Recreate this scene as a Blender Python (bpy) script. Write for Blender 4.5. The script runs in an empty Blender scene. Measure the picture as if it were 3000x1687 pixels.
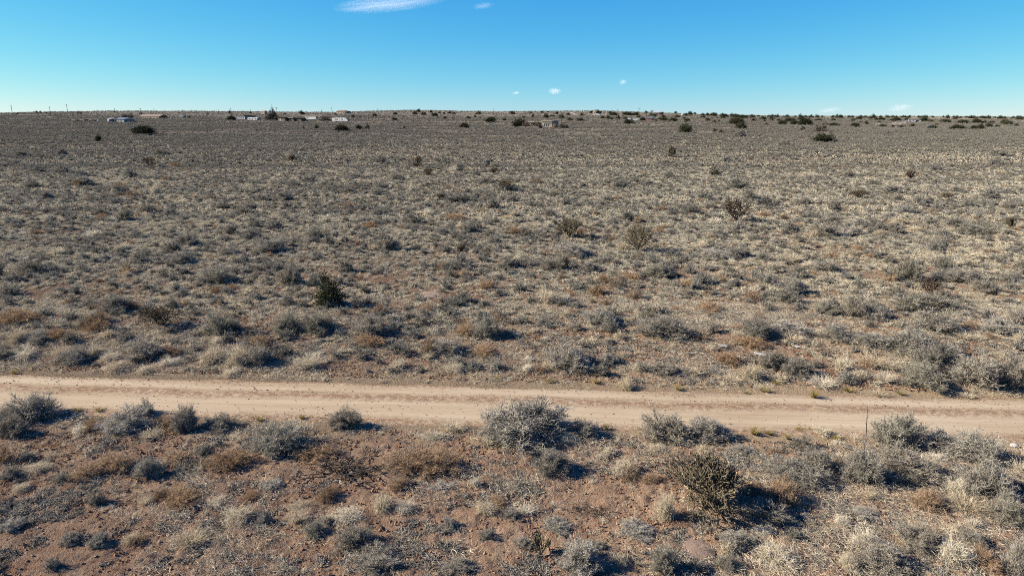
import bpy, math, random
import numpy as np
from math import radians as R, sin, cos, pi

SC = bpy.context.scene
COL = SC.collection
rng = np.random.default_rng(11)
random.seed(11)

# ------------------------------------------------------------------ camera, sky, sun, exposure
CAM_H, PITCH, F = 9.0, R(13.97), 2000.0          # metres, tilt below the horizon, focal length in photo pixels
cam_d = bpy.data.cameras.new('camera')
cam_d.lens, cam_d.sensor_width = 24.0, 36.0
cam_d.clip_start, cam_d.clip_end = 0.5, 30000.0
cam = bpy.data.objects.new('camera', cam_d)
COL.objects.link(cam)
cam.location = (0, 0, CAM_H)
cam.rotation_euler = (pi / 2 - PITCH, 0, 0)
SC.camera = cam

SUN_EL, SUN_FWD = R(29), R(3)                    # height of the sun; how far it stands beyond square-on from the left
world = bpy.data.worlds.new('World')
SC.world = world
world.use_nodes = True
wn, wl = world.node_tree.nodes, world.node_tree.links
sky = wn.new('ShaderNodeTexSky')
sky.sky_type = 'NISHITA'
sky.sun_disc = False
sky.sun_elevation = SUN_EL
sky.sun_rotation = R(-90) + SUN_FWD
sky.altitude = 1600
sky.air_density, sky.dust_density, sky.ozone_density = 1.0, 0.0, 4.0
# the clear high-desert air: a steeper, bluer gradient than the model's, the same curve over the whole sky
SKY_S, EXPO = 0.10, 1.70
bg = wn['Background']
bg.inputs['Strength'].default_value = SKY_S
sep_c, com_c = wn.new('ShaderNodeSeparateColor'), wn.new('ShaderNodeCombineColor')
wl.new(sky.outputs[0], sep_c.inputs[0])
for ch, (gain, gam) in enumerate(((1.17, 1.68), (1.10, .91), (.98, .30))):
    m0 = wn.new('ShaderNodeMath'); m0.operation = 'MULTIPLY'; m0.inputs[1].default_value = SKY_S
    m1 = wn.new('ShaderNodeMath'); m1.operation = 'POWER'; m1.inputs[1].default_value = gam
    m2 = wn.new('ShaderNodeMath'); m2.operation = 'MULTIPLY'; m2.inputs[1].default_value = gain / SKY_S / 2 ** EXPO
    wl.new(sep_c.outputs[ch], m0.inputs[0]); wl.new(m0.outputs[0], m1.inputs[0]); wl.new(m1.outputs[0], m2.inputs[0]); wl.new(m2.outputs[0], com_c.inputs[ch])
wl.new(com_c.outputs[0], bg.inputs['Color'])

sun_d = bpy.data.lights.new('sun', 'SUN')
sun_d.energy, sun_d.angle, sun_d.color = 5.0, R(0.53), (1.0, 0.90, 0.755)
sun = bpy.data.objects.new('sun', sun_d)
COL.objects.link(sun)
sun_az = R(90) - SUN_FWD                          # from the view direction towards the left
sun.rotation_euler = (pi / 2 - SUN_EL, 0, pi + sun_az)
SC.view_settings.view_transform = 'Standard'
SC.view_settings.look = 'None'
SC.view_settings.exposure = EXPO
SC.view_settings.gamma = 1.0
SC.view_settings.use_curve_mapping = False
SC.cycles.max_bounces = 4
SC.cycles.diffuse_bounces = 2
SC.cycles.transparent_max_bounces = 8
SC.cycles.volume_bounces = 3
SC.cycles.filter_width = 1.0
SC.cycles.use_denoising = False

# ------------------------------------------------------------------ noise and terrain
class Noise:
    def __init__(self, seed, n=256):
        r = np.random.default_rng(seed)
        self.n, self.t = n, r.random((n, n)) * 2 - 1
    def at(self, x, y):
        x, y = np.asarray(x, float), np.asarray(y, float)
        xi, yi = np.floor(x), np.floor(y)
        fx, fy = x - xi, y - yi
        fx, fy = fx * fx * (3 - 2 * fx), fy * fy * (3 - 2 * fy)
        i, j = xi.astype(np.int64) % self.n, yi.astype(np.int64) % self.n
        i1, j1 = (i + 1) % self.n, (j + 1) % self.n
        t = self.t
        return (t[i, j] * (1 - fx) + t[i1, j] * fx) * (1 - fy) + (t[i, j1] * (1 - fx) + t[i1, j1] * fx) * fy
    def fbm(self, x, y, o=3):
        s, a, k = 0.0, 1.0, 1.0
        for q in range(o):
            s = s + a * self.at(np.asarray(x) * k + 17.3 * q, np.asarray(y) * k + 9.1 * q)
            a *= 0.5; k *= 2.03
        return s / 1.75
N1, N2, N3, N4 = Noise(1), Noise(2), Noise(3), Noise(4)

def ray(px, py):
    a, b = (px - 1500) / F, (843.5 - py) / F
    return (a, cos(PITCH) + b * sin(PITCH), -sin(PITCH) + b * cos(PITCH))
def flat(px, py, z=0.0):
    d = ray(px, py); t = (z - CAM_H) / d[2]
    return np.array((d[0] * t, d[1] * t))

RF0, RF1 = flat(0, 1096), flat(3000, 1170)        # far and near edges of the dirt road
RN0, RN1 = flat(0, 1206), flat(3000, 1290)
RC0, RC1 = (RF0 + RN0) / 2, (RF1 + RN1) / 2
RD = (RC1 - RC0) / np.linalg.norm(RC1 - RC0)
RNRM = np.array((-RD[1], RD[0]))                  # points to the far side
ROAD_HALF = 0.5 * abs(np.dot(RF0 - RN0, RNRM)) * 0.5 + 0.5 * abs(np.dot(RF1 - RN1, RNRM)) * 0.5
def road_s(x, y):                                 # signed distance from the road's centre line, + is the far side
    return (np.asarray(x) - RC0[0]) * RNRM[0] + (np.asarray(y) - RC0[1]) * RNRM[1]

SKY_PX = [-1500, 0, 150, 370, 500, 680, 800, 980, 1100, 1200, 1260, 1350, 1500, 1600, 1750, 1850, 1950, 2050, 2150, 2300, 2500, 2700, 2850, 3000, 4500]
SKY_ROW = [334, 333, 331, 327, 328, 330, 331, 331, 328, 326, 327, 329, 329, 328, 328, 330, 333, 337, 339, 342, 343, 342.5, 344, 346, 345]
CREST_Y = 1250.0
SKY_X = [(p - 1500) / 2060.0 * CREST_Y for p in SKY_PX]
SKY_Z = [CAM_H + (347 - r_) / F * CREST_Y for r_ in SKY_ROW]
G_D = [-9000, 70, 180, 300, 450, 600, 900, 1250, 1650, 2600, 9000]
G_V = [0, 0, .03, .09, .18, .30, .58, 1.0, 1.0, 0.6, 0.3]
def sstep(a, b, x):
    t = np.clip((np.asarray(x, float) - a) / (b - a), 0, 1)
    return t * t * (3 - 2 * t)
def macro(x, y):
    x, y = np.asarray(x, float), np.asarray(y, float)
    z = np.interp(x, SKY_X, SKY_Z) * np.interp(y, G_D, G_V)
    s = road_s(x, y)
    off = sstep(ROAD_HALF + .5, ROAD_HALF + 5, np.abs(s))
    z = z + off * (0.16 * N1.fbm(x / 7.0, y / 7.0, 2)) + sstep(40, 120, y) * 0.35 * N2.fbm(x / 45., y / 45., 2)
    z = z + sstep(250, 700, y) * 1.1 * N3.fbm(x / 160., y / 120., 2)
    z = z + 0.42 * sstep(ROAD_HALF + .6, ROAD_HALF + 6, s) * (1 - sstep(20, 70, s)) + 0.10 * sstep(ROAD_HALF + .4, ROAD_HALF + 2.0, -s)
    return z
def hit(px, py):
    """the point of the terrain that a pixel of the photograph looks at"""
    d = ray(px, py)
    ts = np.concatenate([np.linspace(9, 60, 300), np.geomspace(60, 1700, 900)])
    h = CAM_H + d[2] * ts - macro(d[0] * ts, d[1] * ts)
    below = np.nonzero(h < 0)[0]
    if len(below) == 0:
        i = int(np.argmin(h / ts)); t = ts[i]
    else:
        i = below[0]; a, b = ts[max(i - 1, 0)], ts[i]
        ha, hb = h[max(i - 1, 0)], h[i]
        t = a + (b - a) * (ha / (ha - hb) if ha != hb else 0)
    x, y = d[0] * t, d[1] * t
    return float(x), float(y), float(macro(x, y)), float(t)

# ------------------------------------------------------------------ materials
ALB = 0.535                                       # brings the colours below to real reflectances at this exposure
def new_mat(name):
    m = bpy.data.materials.new(name); m.use_nodes = True
    nt = m.node_tree; nt.nodes.clear()
    out = nt.nodes.new('ShaderNodeOutputMaterial')
    return m, nt.nodes, nt.links, out
def ramp(nodes, stops):
    r = nodes.new('ShaderNodeValToRGB')
    el = r.color_ramp.elements
    while len(el) < len(stops): el.new(0.5)
    for e, (p, c) in zip(el, stops):
        e.position = p; e.color = (*c, 1)
    return r
def plant_mat(name, cols, trans=0.15, fine=9.0, tone=0.35, region=0.0):
    """colours spread over the plants of a kind by a random number per plant, varied along the plant by noise"""
    m, n, l, out = new_mat(name)
    oi = n.new('ShaderNodeObjectInfo')
    r = ramp(n, [(i / max(1, len(cols) - 1), tuple(v * ALB for v in c)) for i, c in enumerate(cols)])
    tc = n.new('ShaderNodeTexCoord')
    nz = n.new('ShaderNodeTexNoise'); nz.inputs['Scale'].default_value = fine; nz.inputs['Detail'].default_value = 2
    l.new(tc.outputs['Object'], nz.inputs['Vector'])
    if region:      # kinds of grass change from place to place
        rz = n.new('ShaderNodeTexNoise'); rz.inputs['Scale'].default_value = .11; rz.inputs['Detail'].default_value = 3
        l.new(oi.outputs['Location'], rz.inputs['Vector'])
        a0 = n.new('ShaderNodeMapRange'); a0.inputs[1].default_value, a0.inputs[2].default_value = .33, .67
        l.new(rz.outputs[0], a0.inputs[0])
        a1 = n.new('ShaderNodeMix'); a1.data_type = 'FLOAT'; a1.inputs[0].default_value = region
        l.new(oi.outputs['Random'], a1.inputs[2]); l.new(a0.outputs[0], a1.inputs[3]); l.new(a1.outputs[0], r.inputs[0])
    else: l.new(oi.outputs['Random'], r.inputs[0])
    mp = n.new('ShaderNodeMapRange')
    mp.inputs[1].default_value, mp.inputs[2].default_value = .3, .7
    mp.inputs[3].default_value, mp.inputs[4].default_value = 1 - tone, 1 + tone
    l.new(nz.outputs[0], mp.inputs[0])
    mx = n.new('ShaderNodeVectorMath'); mx.operation = 'SCALE'
    l.new(r.outputs[0], mx.inputs[0]); l.new(mp.outputs[0], mx.inputs['Scale'])
    d = n.new('ShaderNodeBsdfDiffuse'); l.new(mx.outputs[0], d.inputs[0])
    t = n.new('ShaderNodeBsdfTranslucent'); l.new(mx.outputs[0], t.inputs[0])
    mix = n.new('ShaderNodeMixShader'); mix.inputs[0].default_value = trans
    l.new(d.outputs[0], mix.inputs[1]); l.new(t.outputs[0], mix.inputs[2])
    l.new(mix.outputs[0], out.inputs[0])
    return m
def solid(name, c, rough=0.7, var=0.12, scale=3.0, metal=0.0, bump=0.0):
    m, n, l, out = new_mat(name)
    b = n.new('ShaderNodeBsdfPrincipled')
    b.inputs['Roughness'].default_value = rough; b.inputs['Metallic'].default_value = metal
    tc = n.new('ShaderNodeTexCoord'); nz = n.new('ShaderNodeTexNoise')
    nz.inputs['Scale'].default_value = scale; nz.inputs['Detail'].default_value = 4
    l.new(tc.outputs['Object'], nz.inputs['Vector'])
    r = ramp(n, [(.3, tuple(v * .62 * (1 - var) for v in c)), (.7, tuple(min(1, v * .62 * (1 + var)) for v in c))])
    l.new(nz.outputs[0], r.inputs[0]); l.new(r.outputs[0], b.inputs['Base Color'])
    if bump:
        bp = n.new('ShaderNodeBump'); bp.inputs['Strength'].default_value = bump; bp.inputs['Distance'].default_value = .02
        l.new(nz.outputs[0], bp.inputs['Height']); l.new(bp.outputs[0], b.inputs['Normal'])
    l.new(b.outputs[0], out.inputs[0])
    return m

def noise_node(n, l, vec, scale, detail=3, rough=.55, sc=None):
    z = n.new('ShaderNodeTexNoise'); z.inputs['Scale'].default_value = scale
    z.inputs['Detail'].default_value = detail; z.inputs['Roughness'].default_value = rough
    if sc:
        mp = n.new('ShaderNodeMapping'); mp.inputs['Scale'].default_value = sc
        l.new(vec, mp.inputs[0]); vec = mp.outputs[0]
    l.new(vec, z.inputs['Vector'])
    return z.outputs[0]
def maprange(n, l, v, a, b, c=0., d=1.):
    m = n.new('ShaderNodeMapRange'); m.inputs[1].default_value, m.inputs[2].default_value = a, b
    m.inputs[3].default_value, m.inputs[4].default_value = c, d
    l.new(v, m.inputs[0]); return m.outputs[0]
def mixc(n, l, fac, a, b):
    m = n.new('ShaderNodeMix'); m.data_type = 'RGBA'
    for sock, v in ((m.inputs[0], fac), (m.inputs[6], a), (m.inputs[7], b)):
        if hasattr(v, 'is_linked'): l.new(v, sock)
        elif isinstance(v, (int, float)): sock.default_value = v
        else: sock.default_value = (*v, 1)
    return m.outputs[2]
def math2(n, l, op, a, b=0.0):
    m = n.new('ShaderNodeMath'); m.operation = op
    for sock, v in ((m.inputs[0], a), (m.inputs[1], b)):
        if hasattr(v, 'is_linked'): l.new(v, sock)
        else: sock.default_value = v
    return m.outputs[0]

def ground_mat():
    m, n, l, out = new_mat('desert_soil')
    tc = n.new('ShaderNodeTexCoord'); P = tc.outputs['Object']
    sep = n.new('ShaderNodeSeparateXYZ'); l.new(P, sep.inputs[0])
    # distance to the road line
    s = math2(n, l, 'ADD', math2(n, l, 'MULTIPLY', sep.outputs[0], float(RNRM[0])), math2(n, l, 'MULTIPLY', sep.outputs[1], float(RNRM[1])))
    s = math2(n, l, 'SUBTRACT', s, float(np.dot(RC0, RNRM)))
    s = math2(n, l, 'ABSOLUTE', s)
    big = noise_node(n, l, P, .35, 4)
    mid = noise_node(n, l, P, 2.2, 4)
    fine = noise_node(n, l, P, 17, 4, .65)
    grit = noise_node(n, l, P, 60, 2, .6)
    soil = mixc(n, l, maprange(n, l, mid, .38, .64), (0.290, 0.168, 0.106), (0.456, 0.299, 0.196))
    soil = mixc(n, l, maprange(n, l, big, .35, .7, 0, .65), soil, (0.518, 0.367, 0.251))
    soil = mixc(n, l, maprange(n, l, fine, .52, .72, 0, .5), soil, (0.186, 0.114, 0.077))
    soil = mixc(n, l, maprange(n, l, grit, .6, .75, 0, .5), soil, (0.617, 0.498, 0.348))
    # dead litter that lies on the soil between the tufts
    lit = math2(n, l, 'MULTIPLY', maprange(n, l, noise_node(n, l, P, 5.0, 3), .48, .62, 0, 1), maprange(n, l, noise_node(n, l, P, 38, 3, .7), .45, .62, 0, .75))
    soil = mixc(n, l, lit, soil, (0.522, 0.440, 0.322))
    # beyond reach of the tufts the sod itself gives the colour
    sod_n = noise_node(n, l, P, 1.3, 5, .7)
    sod_b = noise_node(n, l, P, .03, 4, .6, (1, 2.2, 1))
    sod = mixc(n, l, maprange(n, l, sod_n, .36, .64), (0.122, 0.098, 0.074), (0.318, 0.278, 0.214))
    sod = mixc(n, l, maprange(n, l, sod_b, .40, .62), sod, (0.257, 0.224, 0.177))
    far = maprange(n, l, sep.outputs[1], 27, 85, .0, .93)
    sod0 = maprange(n, l, sep.outputs[1], 20, 30, 0, .35)
    soil = mixc(n, l, sod0, soil, (.17, .115, .08))
    col = mixc(n, l, far, soil, sod)
    hill = maprange(n, l, sep.outputs[1], 350, 900, 0, .8)
    col = mixc(n, l, hill, col, mixc(n, l, maprange(n, l, noise_node(n, l, P, .012, 4, .6, (1, 3, 1)), .38, .62), (0.241, 0.213, 0.176), (0.386, 0.341, 0.265)))
    # pale dust thrown up along the road
    edge = math2(n, l, 'ADD', s, maprange(n, l, noise_node(n, l, P, 1.1, 4, .65), .3, .7, -1.3, 1.3))
    dust = maprange(n, l, edge, ROAD_HALF + 1.9, ROAD_HALF + .3, 0, .9)
    dcol = mixc(n, l, maprange(n, l, fine, .4, .65), (.455, .36, .24), (.36, .27, .177))
    col = mixc(n, l, dust, col, dcol)
    k_ = n.new('ShaderNodeVectorMath'); k_.operation = 'SCALE'; k_.inputs['Scale'].default_value = ALB; l.new(col, k_.inputs[0])
    b = n.new('ShaderNodeBsdfDiffuse'); l.new(k_.outputs[0], b.inputs[0]); b.inputs['Roughness'].default_value = .6
    h = math2(n, l, 'ADD', math2(n, l, 'MULTIPLY', fine, .6), math2(n, l, 'MULTIPLY', grit, .25))
    bp = n.new('ShaderNodeBump'); bp.inputs['Strength'].default_value = 1.0; bp.inputs['Distance'].default_value = .16
    l.new(h, bp.inputs['Height']); l.new(bp.outputs[0], b.inputs['Normal'])
    l.new(b.outputs[0], out.inputs[0])
    return m

def road_mat():
    m, n, l, out = new_mat('graded_dirt')
    tc = n.new('ShaderNodeTexCoord'); P = tc.outputs['Object']      # object x runs along the road, y across it
    sep = n.new('ShaderNodeSeparateXYZ'); l.new(P, sep.inputs[0])
    streak = noise_node(n, l, P, 1.0, 5, .6, (.10, 3.2, 1))
    patch = noise_node(n, l, P, .5, 4, .6, (.35, 1.4, 1))
    fine = noise_node(n, l, P, 26, 4, .7)
    grit = noise_node(n, l, P, 75, 2, .6)
    col = mixc(n, l, maprange(n, l, streak, .36, .64), (.465, .368, .252), (.575, .472, .342))
    col = mixc(n, l, maprange(n, l, patch, .5, .72, 0, .5), col, (.39, .296, .19))
    fl = noise_node(n, l, P, 1.0, 4, .6, (.05, 11, 1))
    col = mixc(n, l, maprange(n, l, fl, .54, .68, 0, .45), col, (.33, .235, .15))
    # loose gravel left standing between and beside the wheel tracks
    wob = maprange(n, l, noise_node(n, l, P, .25, 2), .3, .7, -.18, .18)
    yy = math2(n, l, 'ADD', sep.outputs[1], wob)
    ridge = maprange(n, l, math2(n, l, 'ABSOLUTE', math2(n, l, 'SUBTRACT', yy, .28)), .50, .10, 0, 1)
    e1 = maprange(n, l, math2(n, l, 'ABSOLUTE', yy), ROAD_HALF - .55, ROAD_HALF - .05, 0, 1)
    band = math2(n, l, 'MAXIMUM', ridge, e1)
    st = math2(n, l, 'MULTIPLY', band, maprange(n, l, noise_node(n, l, P, 7, 4, .7), .38, .56, .10, .9))
    col = mixc(n, l, st, col, (.27, .165, .105))
    col = mixc(n, l, maprange(n, l, grit, .62, .76, 0, .35), col, (.28, .18, .13))
    k_ = n.new('ShaderNodeVectorMath'); k_.operation = 'SCALE'; k_.inputs['Scale'].default_value = ALB; l.new(col, k_.inputs[0])
    b = n.new('ShaderNodeBsdfDiffuse'); l.new(k_.outputs[0], b.inputs[0])
    h = math2(n, l, 'ADD', math2(n, l, 'MULTIPLY', fine, math2(n, l, 'ADD', math2(n, l, 'MULTIPLY', band, .8), .12)), math2(n, l, 'MULTIPLY', streak, .5))
    bp = n.new('ShaderNodeBump'); bp.inputs['Strength'].default_value = .7; bp.inputs['Distance'].default_value = .035
    l.new(h, bp.inputs['Height']); l.new(bp.outputs[0], b.inputs['Normal'])
    l.new(b.outputs[0], out.inputs[0])
    return m

M = dict(
    ground=ground_mat(), road=road_mat(),
    sage=plant_mat('sage_leaves', [(0.292, 0.270, 0.227), (0.418, 0.396, 0.338), (0.354, 0.318, 0.254), (0.507, 0.477, 0.410), (0.323, 0.309, 0.244), (0.430, 0.388, 0.317)], .2),
    sage_lit=plant_mat('sage_leaves_lit', [(0.341, 0.310, 0.254), (0.488, 0.453, 0.378), (0.414, 0.364, 0.285), (0.593, 0.546, 0.459), (0.378, 0.354, 0.274), (0.503, 0.444, 0.355)], .2),  # sage colours brightened for near bushes: light on their shaded fronts, put into colour
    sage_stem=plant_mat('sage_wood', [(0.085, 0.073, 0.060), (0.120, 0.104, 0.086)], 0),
    brown=plant_mat('brown_twigs', [(0.420, 0.276, 0.165), (0.554, 0.385, 0.235), (0.370, 0.259, 0.173), (0.623, 0.443, 0.283)], .2),
    pale=plant_mat('bleached_straw', [(0.835, 0.732, 0.542), (0.724, 0.608, 0.426), (0.947, 0.858, 0.671), (0.668, 0.553, 0.374), (0.808, 0.691, 0.504)], .25),
    yellow=plant_mat('yellow_snakeweed', [(0.432, 0.336, 0.120), (0.480, 0.408, 0.192)], .25),
    grama=plant_mat('grama_blades', [(.36, .285, .21), (0.578, 0.540, 0.429), (0.769, 0.711, 0.554), (0.706, 0.649, 0.497), (1.004, 0.876, 0.631), (0.898, 0.794, 0.573), (1.198, 1.040, 0.756)], .2, 14, .4, .45),
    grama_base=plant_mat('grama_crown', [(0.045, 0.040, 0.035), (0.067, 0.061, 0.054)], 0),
    darktuft=plant_mat('weathered_tuft', [(0.282, 0.262, 0.222), (0.411, 0.376, 0.315), (0.538, 0.480, 0.384), (0.339, 0.310, 0.261)], .1, 14, .5),
    juniper=plant_mat('juniper_scales', [(0.060, 0.068, 0.036), (0.083, 0.087, 0.051), (0.075, 0.070, 0.045), (0.099, 0.103, 0.060)], .05, 1.2, .4),
    oliveb=plant_mat('green_shrub_leaves', [(.075, .082, .040), (.10, .10, .055)], .1, 6, .4),
    bark=solid('bark', (.10, .078, .06), .9, .3, 8),
    bare=plant_mat('bare_branches', [(0.195, 0.153, 0.117), (0.247, 0.195, 0.150), (0.169, 0.137, 0.111)], 0),
    cholla=plant_mat('cholla_joints', [(0.164, 0.135, 0.091), (0.204, 0.168, 0.110), (0.140, 0.117, 0.085)], 0, 14, .35),
    spine=plant_mat('cholla_spines', [(.36, .31, .23), (.30, .26, .2)], .1),
    fruit=solid('cholla_fruit_skin', (.36, .30, .13), .6, .2, 20),
    reddish=plant_mat('reddish_cholla', [(0.115, 0.084, 0.062), (0.130, 0.097, 0.073)], 0, 12, .3),
    deadwood=plant_mat('dead_wood', [(.070, .060, .050), (.10, .088, .074)], 0),
    greywood=plant_mat('bleached_wood', [(.40, .37, .33), (.46, .43, .38)], 0),
    clod=plant_mat('soil_crumbs', [(0.302, 0.176, 0.108), (0.411, 0.256, 0.163), (0.241, 0.140, 0.086), (0.496, 0.333, 0.222)], 0, 3, .15),
    gravel=plant_mat('road_stones', [(0.360, 0.230, 0.152), (0.440, 0.314, 0.221), (0.270, 0.167, 0.110), (0.500, 0.392, 0.294)], 0, 3, .15),
)

# ------------------------------------------------------------------ mesh helpers
class MB:
    def __init__(s): s.v, s.f, s.m, s.n, s.mats = [], [], [], 0, []
    def mi(s, mat):
        if mat not in s.mats: s.mats.append(mat)
        return s.mats.index(mat)
    def add(s, v, f, mat):
        v = np.asarray(v, float).reshape(-1, 3)
        i = s.mi(mat)
        s.v.append(v); 
        for q in f:
            q = np.asarray(q) + s.n
            s.f.append(q); s.m.append(np.full(len(q), i))
        s.n += len(v)
    def ribbons(s, P, W, mat, r, flatness=None):
        """P (n,k,3) polylines, W (n,k) or (k,) half widths"""
        P = np.asarray(P, float); n, k = P.shape[:2]
        if n == 0: return
        W = np.broadcast_to(np.asarray(W, float), (n, k))
        t = P[:, -1] - P[:, 0]
        side = np.cross(t, r.normal(size=(n, 3)))
        side /= np.linalg.norm(side, axis=1, keepdims=True) + 1e-9
        a = P + side[:, None] * W[..., None]; b = P - side[:, None] * W[..., None]
        v = np.stack([a, b], 2)
        base = (np.arange(n) * k * 2)[:, None] + (np.arange(k - 1) * 2)[None]
        q = np.stack([base, base + 1, base + 3, base + 2], -1).reshape(-1, 4)
        s.add(v, [q], mat)
    def tubes(s, P, Rr, mat, sides=5, cap=True):
        P = np.asarray(P, float); n, k = P.shape[:2]
        if n == 0: return
        Rr = np.broadcast_to(np.asarray(Rr, float), (n, k))
        t = P[:, -1] - P[:, 0]; t /= np.linalg.norm(t, axis=1, keepdims=True) + 1e-9
        ref = np.where(np.abs(t[:, 2:3]) > .9, np.array([[1., 0, 0]]), np.array([[0, 0, 1.]]))
        a = np.cross(t, ref); a /= np.linalg.norm(a, axis=1, keepdims=True); b = np.cross(t, a)
        an = np.arange(sides) / sides * 2 * pi
        off = a[:, None, None] * np.cos(an)[None, None, :, None] + b[:, None, None] * np.sin(an)[None, None, :, None]
        v = P[:, :, None] + off * Rr[..., None, None]
        idx = np.arange(n * k * sides).reshape(n, k, sides)
        nx = np.roll(idx, -1, 2)
        q = np.stack([idx[:, :-1], nx[:, :-1], nx[:, 1:], idx[:, 1:]], -1).reshape(-1, 4)
        fs = [q]
        if cap:
            fs.append(idx[:, -1].reshape(n, sides))
        s.add(v, fs, mat)
    def box(s, c, d, mat, rz=0.0):
        x, y, z = np.asarray(d) / 2
        v = np.array([(-x, -y, -z), (x, -y, -z), (x, y, -z), (-x, y, -z), (-x, -y, z), (x, -y, z), (x, y, z), (-x, y, z)])
        if rz:
            v = v @ np.array([[cos(rz), sin(rz), 0], [-sin(rz), cos(rz), 0], [0, 0, 1]])
        f = np.array([(0, 3, 2, 1), (4, 5, 6, 7), (0, 1, 5, 4), (1, 2, 6, 5), (2, 3, 7, 6), (3, 0, 4, 7)])
        s.add(v + np.asarray(c), [f], mat)
    def mesh(s, name, smooth=False):
        me = bpy.data.meshes.new(name)
        v = np.concatenate(s.v); 
        lens = np.concatenate([np.full(len(q), q.shape[1]) for q in s.f])
        loops = np.concatenate([q.ravel() for q in s.f])
        me.vertices.add(len(v)); me.vertices.foreach_set('co', v.astype(np.float32).ravel())
        me.loops.add(len(loops)); me.loops.foreach_set('vertex_index', loops.astype(np.int32))
        me.polygons.add(len(lens))
        me.polygons.foreach_set('loop_start', np.concatenate([[0], np.cumsum(lens)[:-1]]).astype(np.int32))
        for mt in s.mats: me.materials.append(mt)
        me.polygons.foreach_set('material_index', np.concatenate(s.m).astype(np.int32))
        me.update(calc_edges=True)
        me.polygons.foreach_set('use_smooth', np.full(len(lens), bool(smooth)))
        me.validate()
        return me
def obj(name, me, parent=None, loc=None, **props):
    o = bpy.data.objects.new(name, me); COL.objects.link(o)
    if parent is not None: o.parent = parent
    if loc is not None: o.location = loc
    for k, v in props.items(): o[k] = v
    return o
def empty(name, loc, rz=0.0, sc=(1, 1, 1), **props):
    o = bpy.data.objects.new(name, None); COL.objects.link(o)
    o.location, o.rotation_euler, o.scale = loc, (0, 0, rz), sc
    o.empty_display_size = .2
    for k, v in props.items(): o[k] = v
    return o

def unit(v): return v / (np.linalg.norm(v, axis=-1, keepdims=True) + 1e-9)
def bez(a, b, c, k):
    t = np.linspace(0, 1, k)[None, :, None]
    return a[:, None] * (1 - t) ** 2 + 2 * b[:, None] * t * (1 - t) + c[:, None] * t ** 2
def lobes(r, n=5):
    q = [(r.integers(1, 5), r.uniform(0, 2 * pi), r.uniform(-.5, .5), r.uniform(.05, .16)) for _ in range(n)]
    return lambda az, el: 1 + sum(a * np.cos(k * az + p + e * 3 * el) for k, p, e, a in q)

# ---- plants, all modelled one unit wide, standing on z = 0
def bush(seed, n_main, n_twig, n_leaf, h=.7, leaf=(.045, .09), lw=.0065, tw=.006, sw=.011, el0=.12, fill=.45, leaf_mat=None, stem_mat=None, sink=.03, spread=.07, sides=3):
    r = np.random.default_rng(seed); lob = lobes(r)
    az = r.uniform(0, 2 * pi, n_main); el = np.arcsin(r.uniform(el0, 1, n_main))
    rad = lob(az, el) * r.uniform(.62, 1.0, n_main)
    end = np.stack([.5 * rad * np.cos(el) * np.cos(az), .5 * rad * np.cos(el) * np.sin(az), h * rad * np.sin(el)], -1)
    st = np.stack([spread * r.normal(size=n_main), spread * r.normal(size=n_main), np.full(n_main, -sink)], -1)
    ctl = st + (end - st) * .5 + np.stack([.05 * r.normal(size=n_main), .05 * r.normal(size=n_main), -.02 + .06 * r.random(n_main)], -1)
    k = 5
    mp = bez(st, ctl, end, k)
    stem, fol = MB(), MB()
    stem.tubes(mp, np.linspace(sw, sw * .35, k), stem_mat, sides, False)
    # twigs
    t = r.uniform(fill * .6, 1, (n_main, n_twig)) ** .7
    i = np.minimum((t * (k - 1)).astype(int), k - 2); f = t * (k - 1) - i
    ar = np.arange(n_main)[:, None]
    p = mp[ar, i] * (1 - f[..., None]) + mp[ar, i + 1] * f[..., None]
    d = unit(mp[ar, i + 1] - mp[ar, i])
    d = unit(d + .75 * r.normal(size=d.shape) + np.array([0, 0, .35]))
    ln = r.uniform(.07, .19, t.shape)[..., None]
    p, d, ln = p.reshape(-1, 3), d.reshape(-1, 3), ln.reshape(-1, 1)
    e = p + d * ln; e[:, 2] = np.maximum(e[:, 2], .0)
    m_ = (p + e) / 2 + .02 * r.normal(size=p.shape)
    tp = bez(p, m_, e, 3)
    fol.ribbons(tp, (tw, tw * .8, tw * .3), leaf_mat, r)
    # the dense grey-brown old wood inside
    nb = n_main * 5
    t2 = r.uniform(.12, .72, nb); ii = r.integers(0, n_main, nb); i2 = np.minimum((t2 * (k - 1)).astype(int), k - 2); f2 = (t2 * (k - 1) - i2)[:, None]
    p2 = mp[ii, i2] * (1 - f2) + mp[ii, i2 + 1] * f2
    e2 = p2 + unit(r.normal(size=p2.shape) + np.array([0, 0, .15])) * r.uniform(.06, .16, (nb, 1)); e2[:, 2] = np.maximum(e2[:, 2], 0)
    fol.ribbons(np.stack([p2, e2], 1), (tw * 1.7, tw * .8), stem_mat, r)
    if n_leaf:
        n = len(p)
        u = r.uniform(.25, 1.05, (n, n_leaf, 1))
        q = (p[:, None] * (1 - u) + e[:, None] * u).reshape(-1, 3)
        dd = unit(np.repeat(d, n_leaf, 0) + .8 * r.normal(size=q.shape) + np.array([0, 0, .25]))
        L = r.uniform(*leaf, (len(q), 1))
        fol.ribbons(np.stack([q, q + dd * L], 1), (lw, lw * .25), leaf_mat, r)
    return stem, fol
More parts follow.
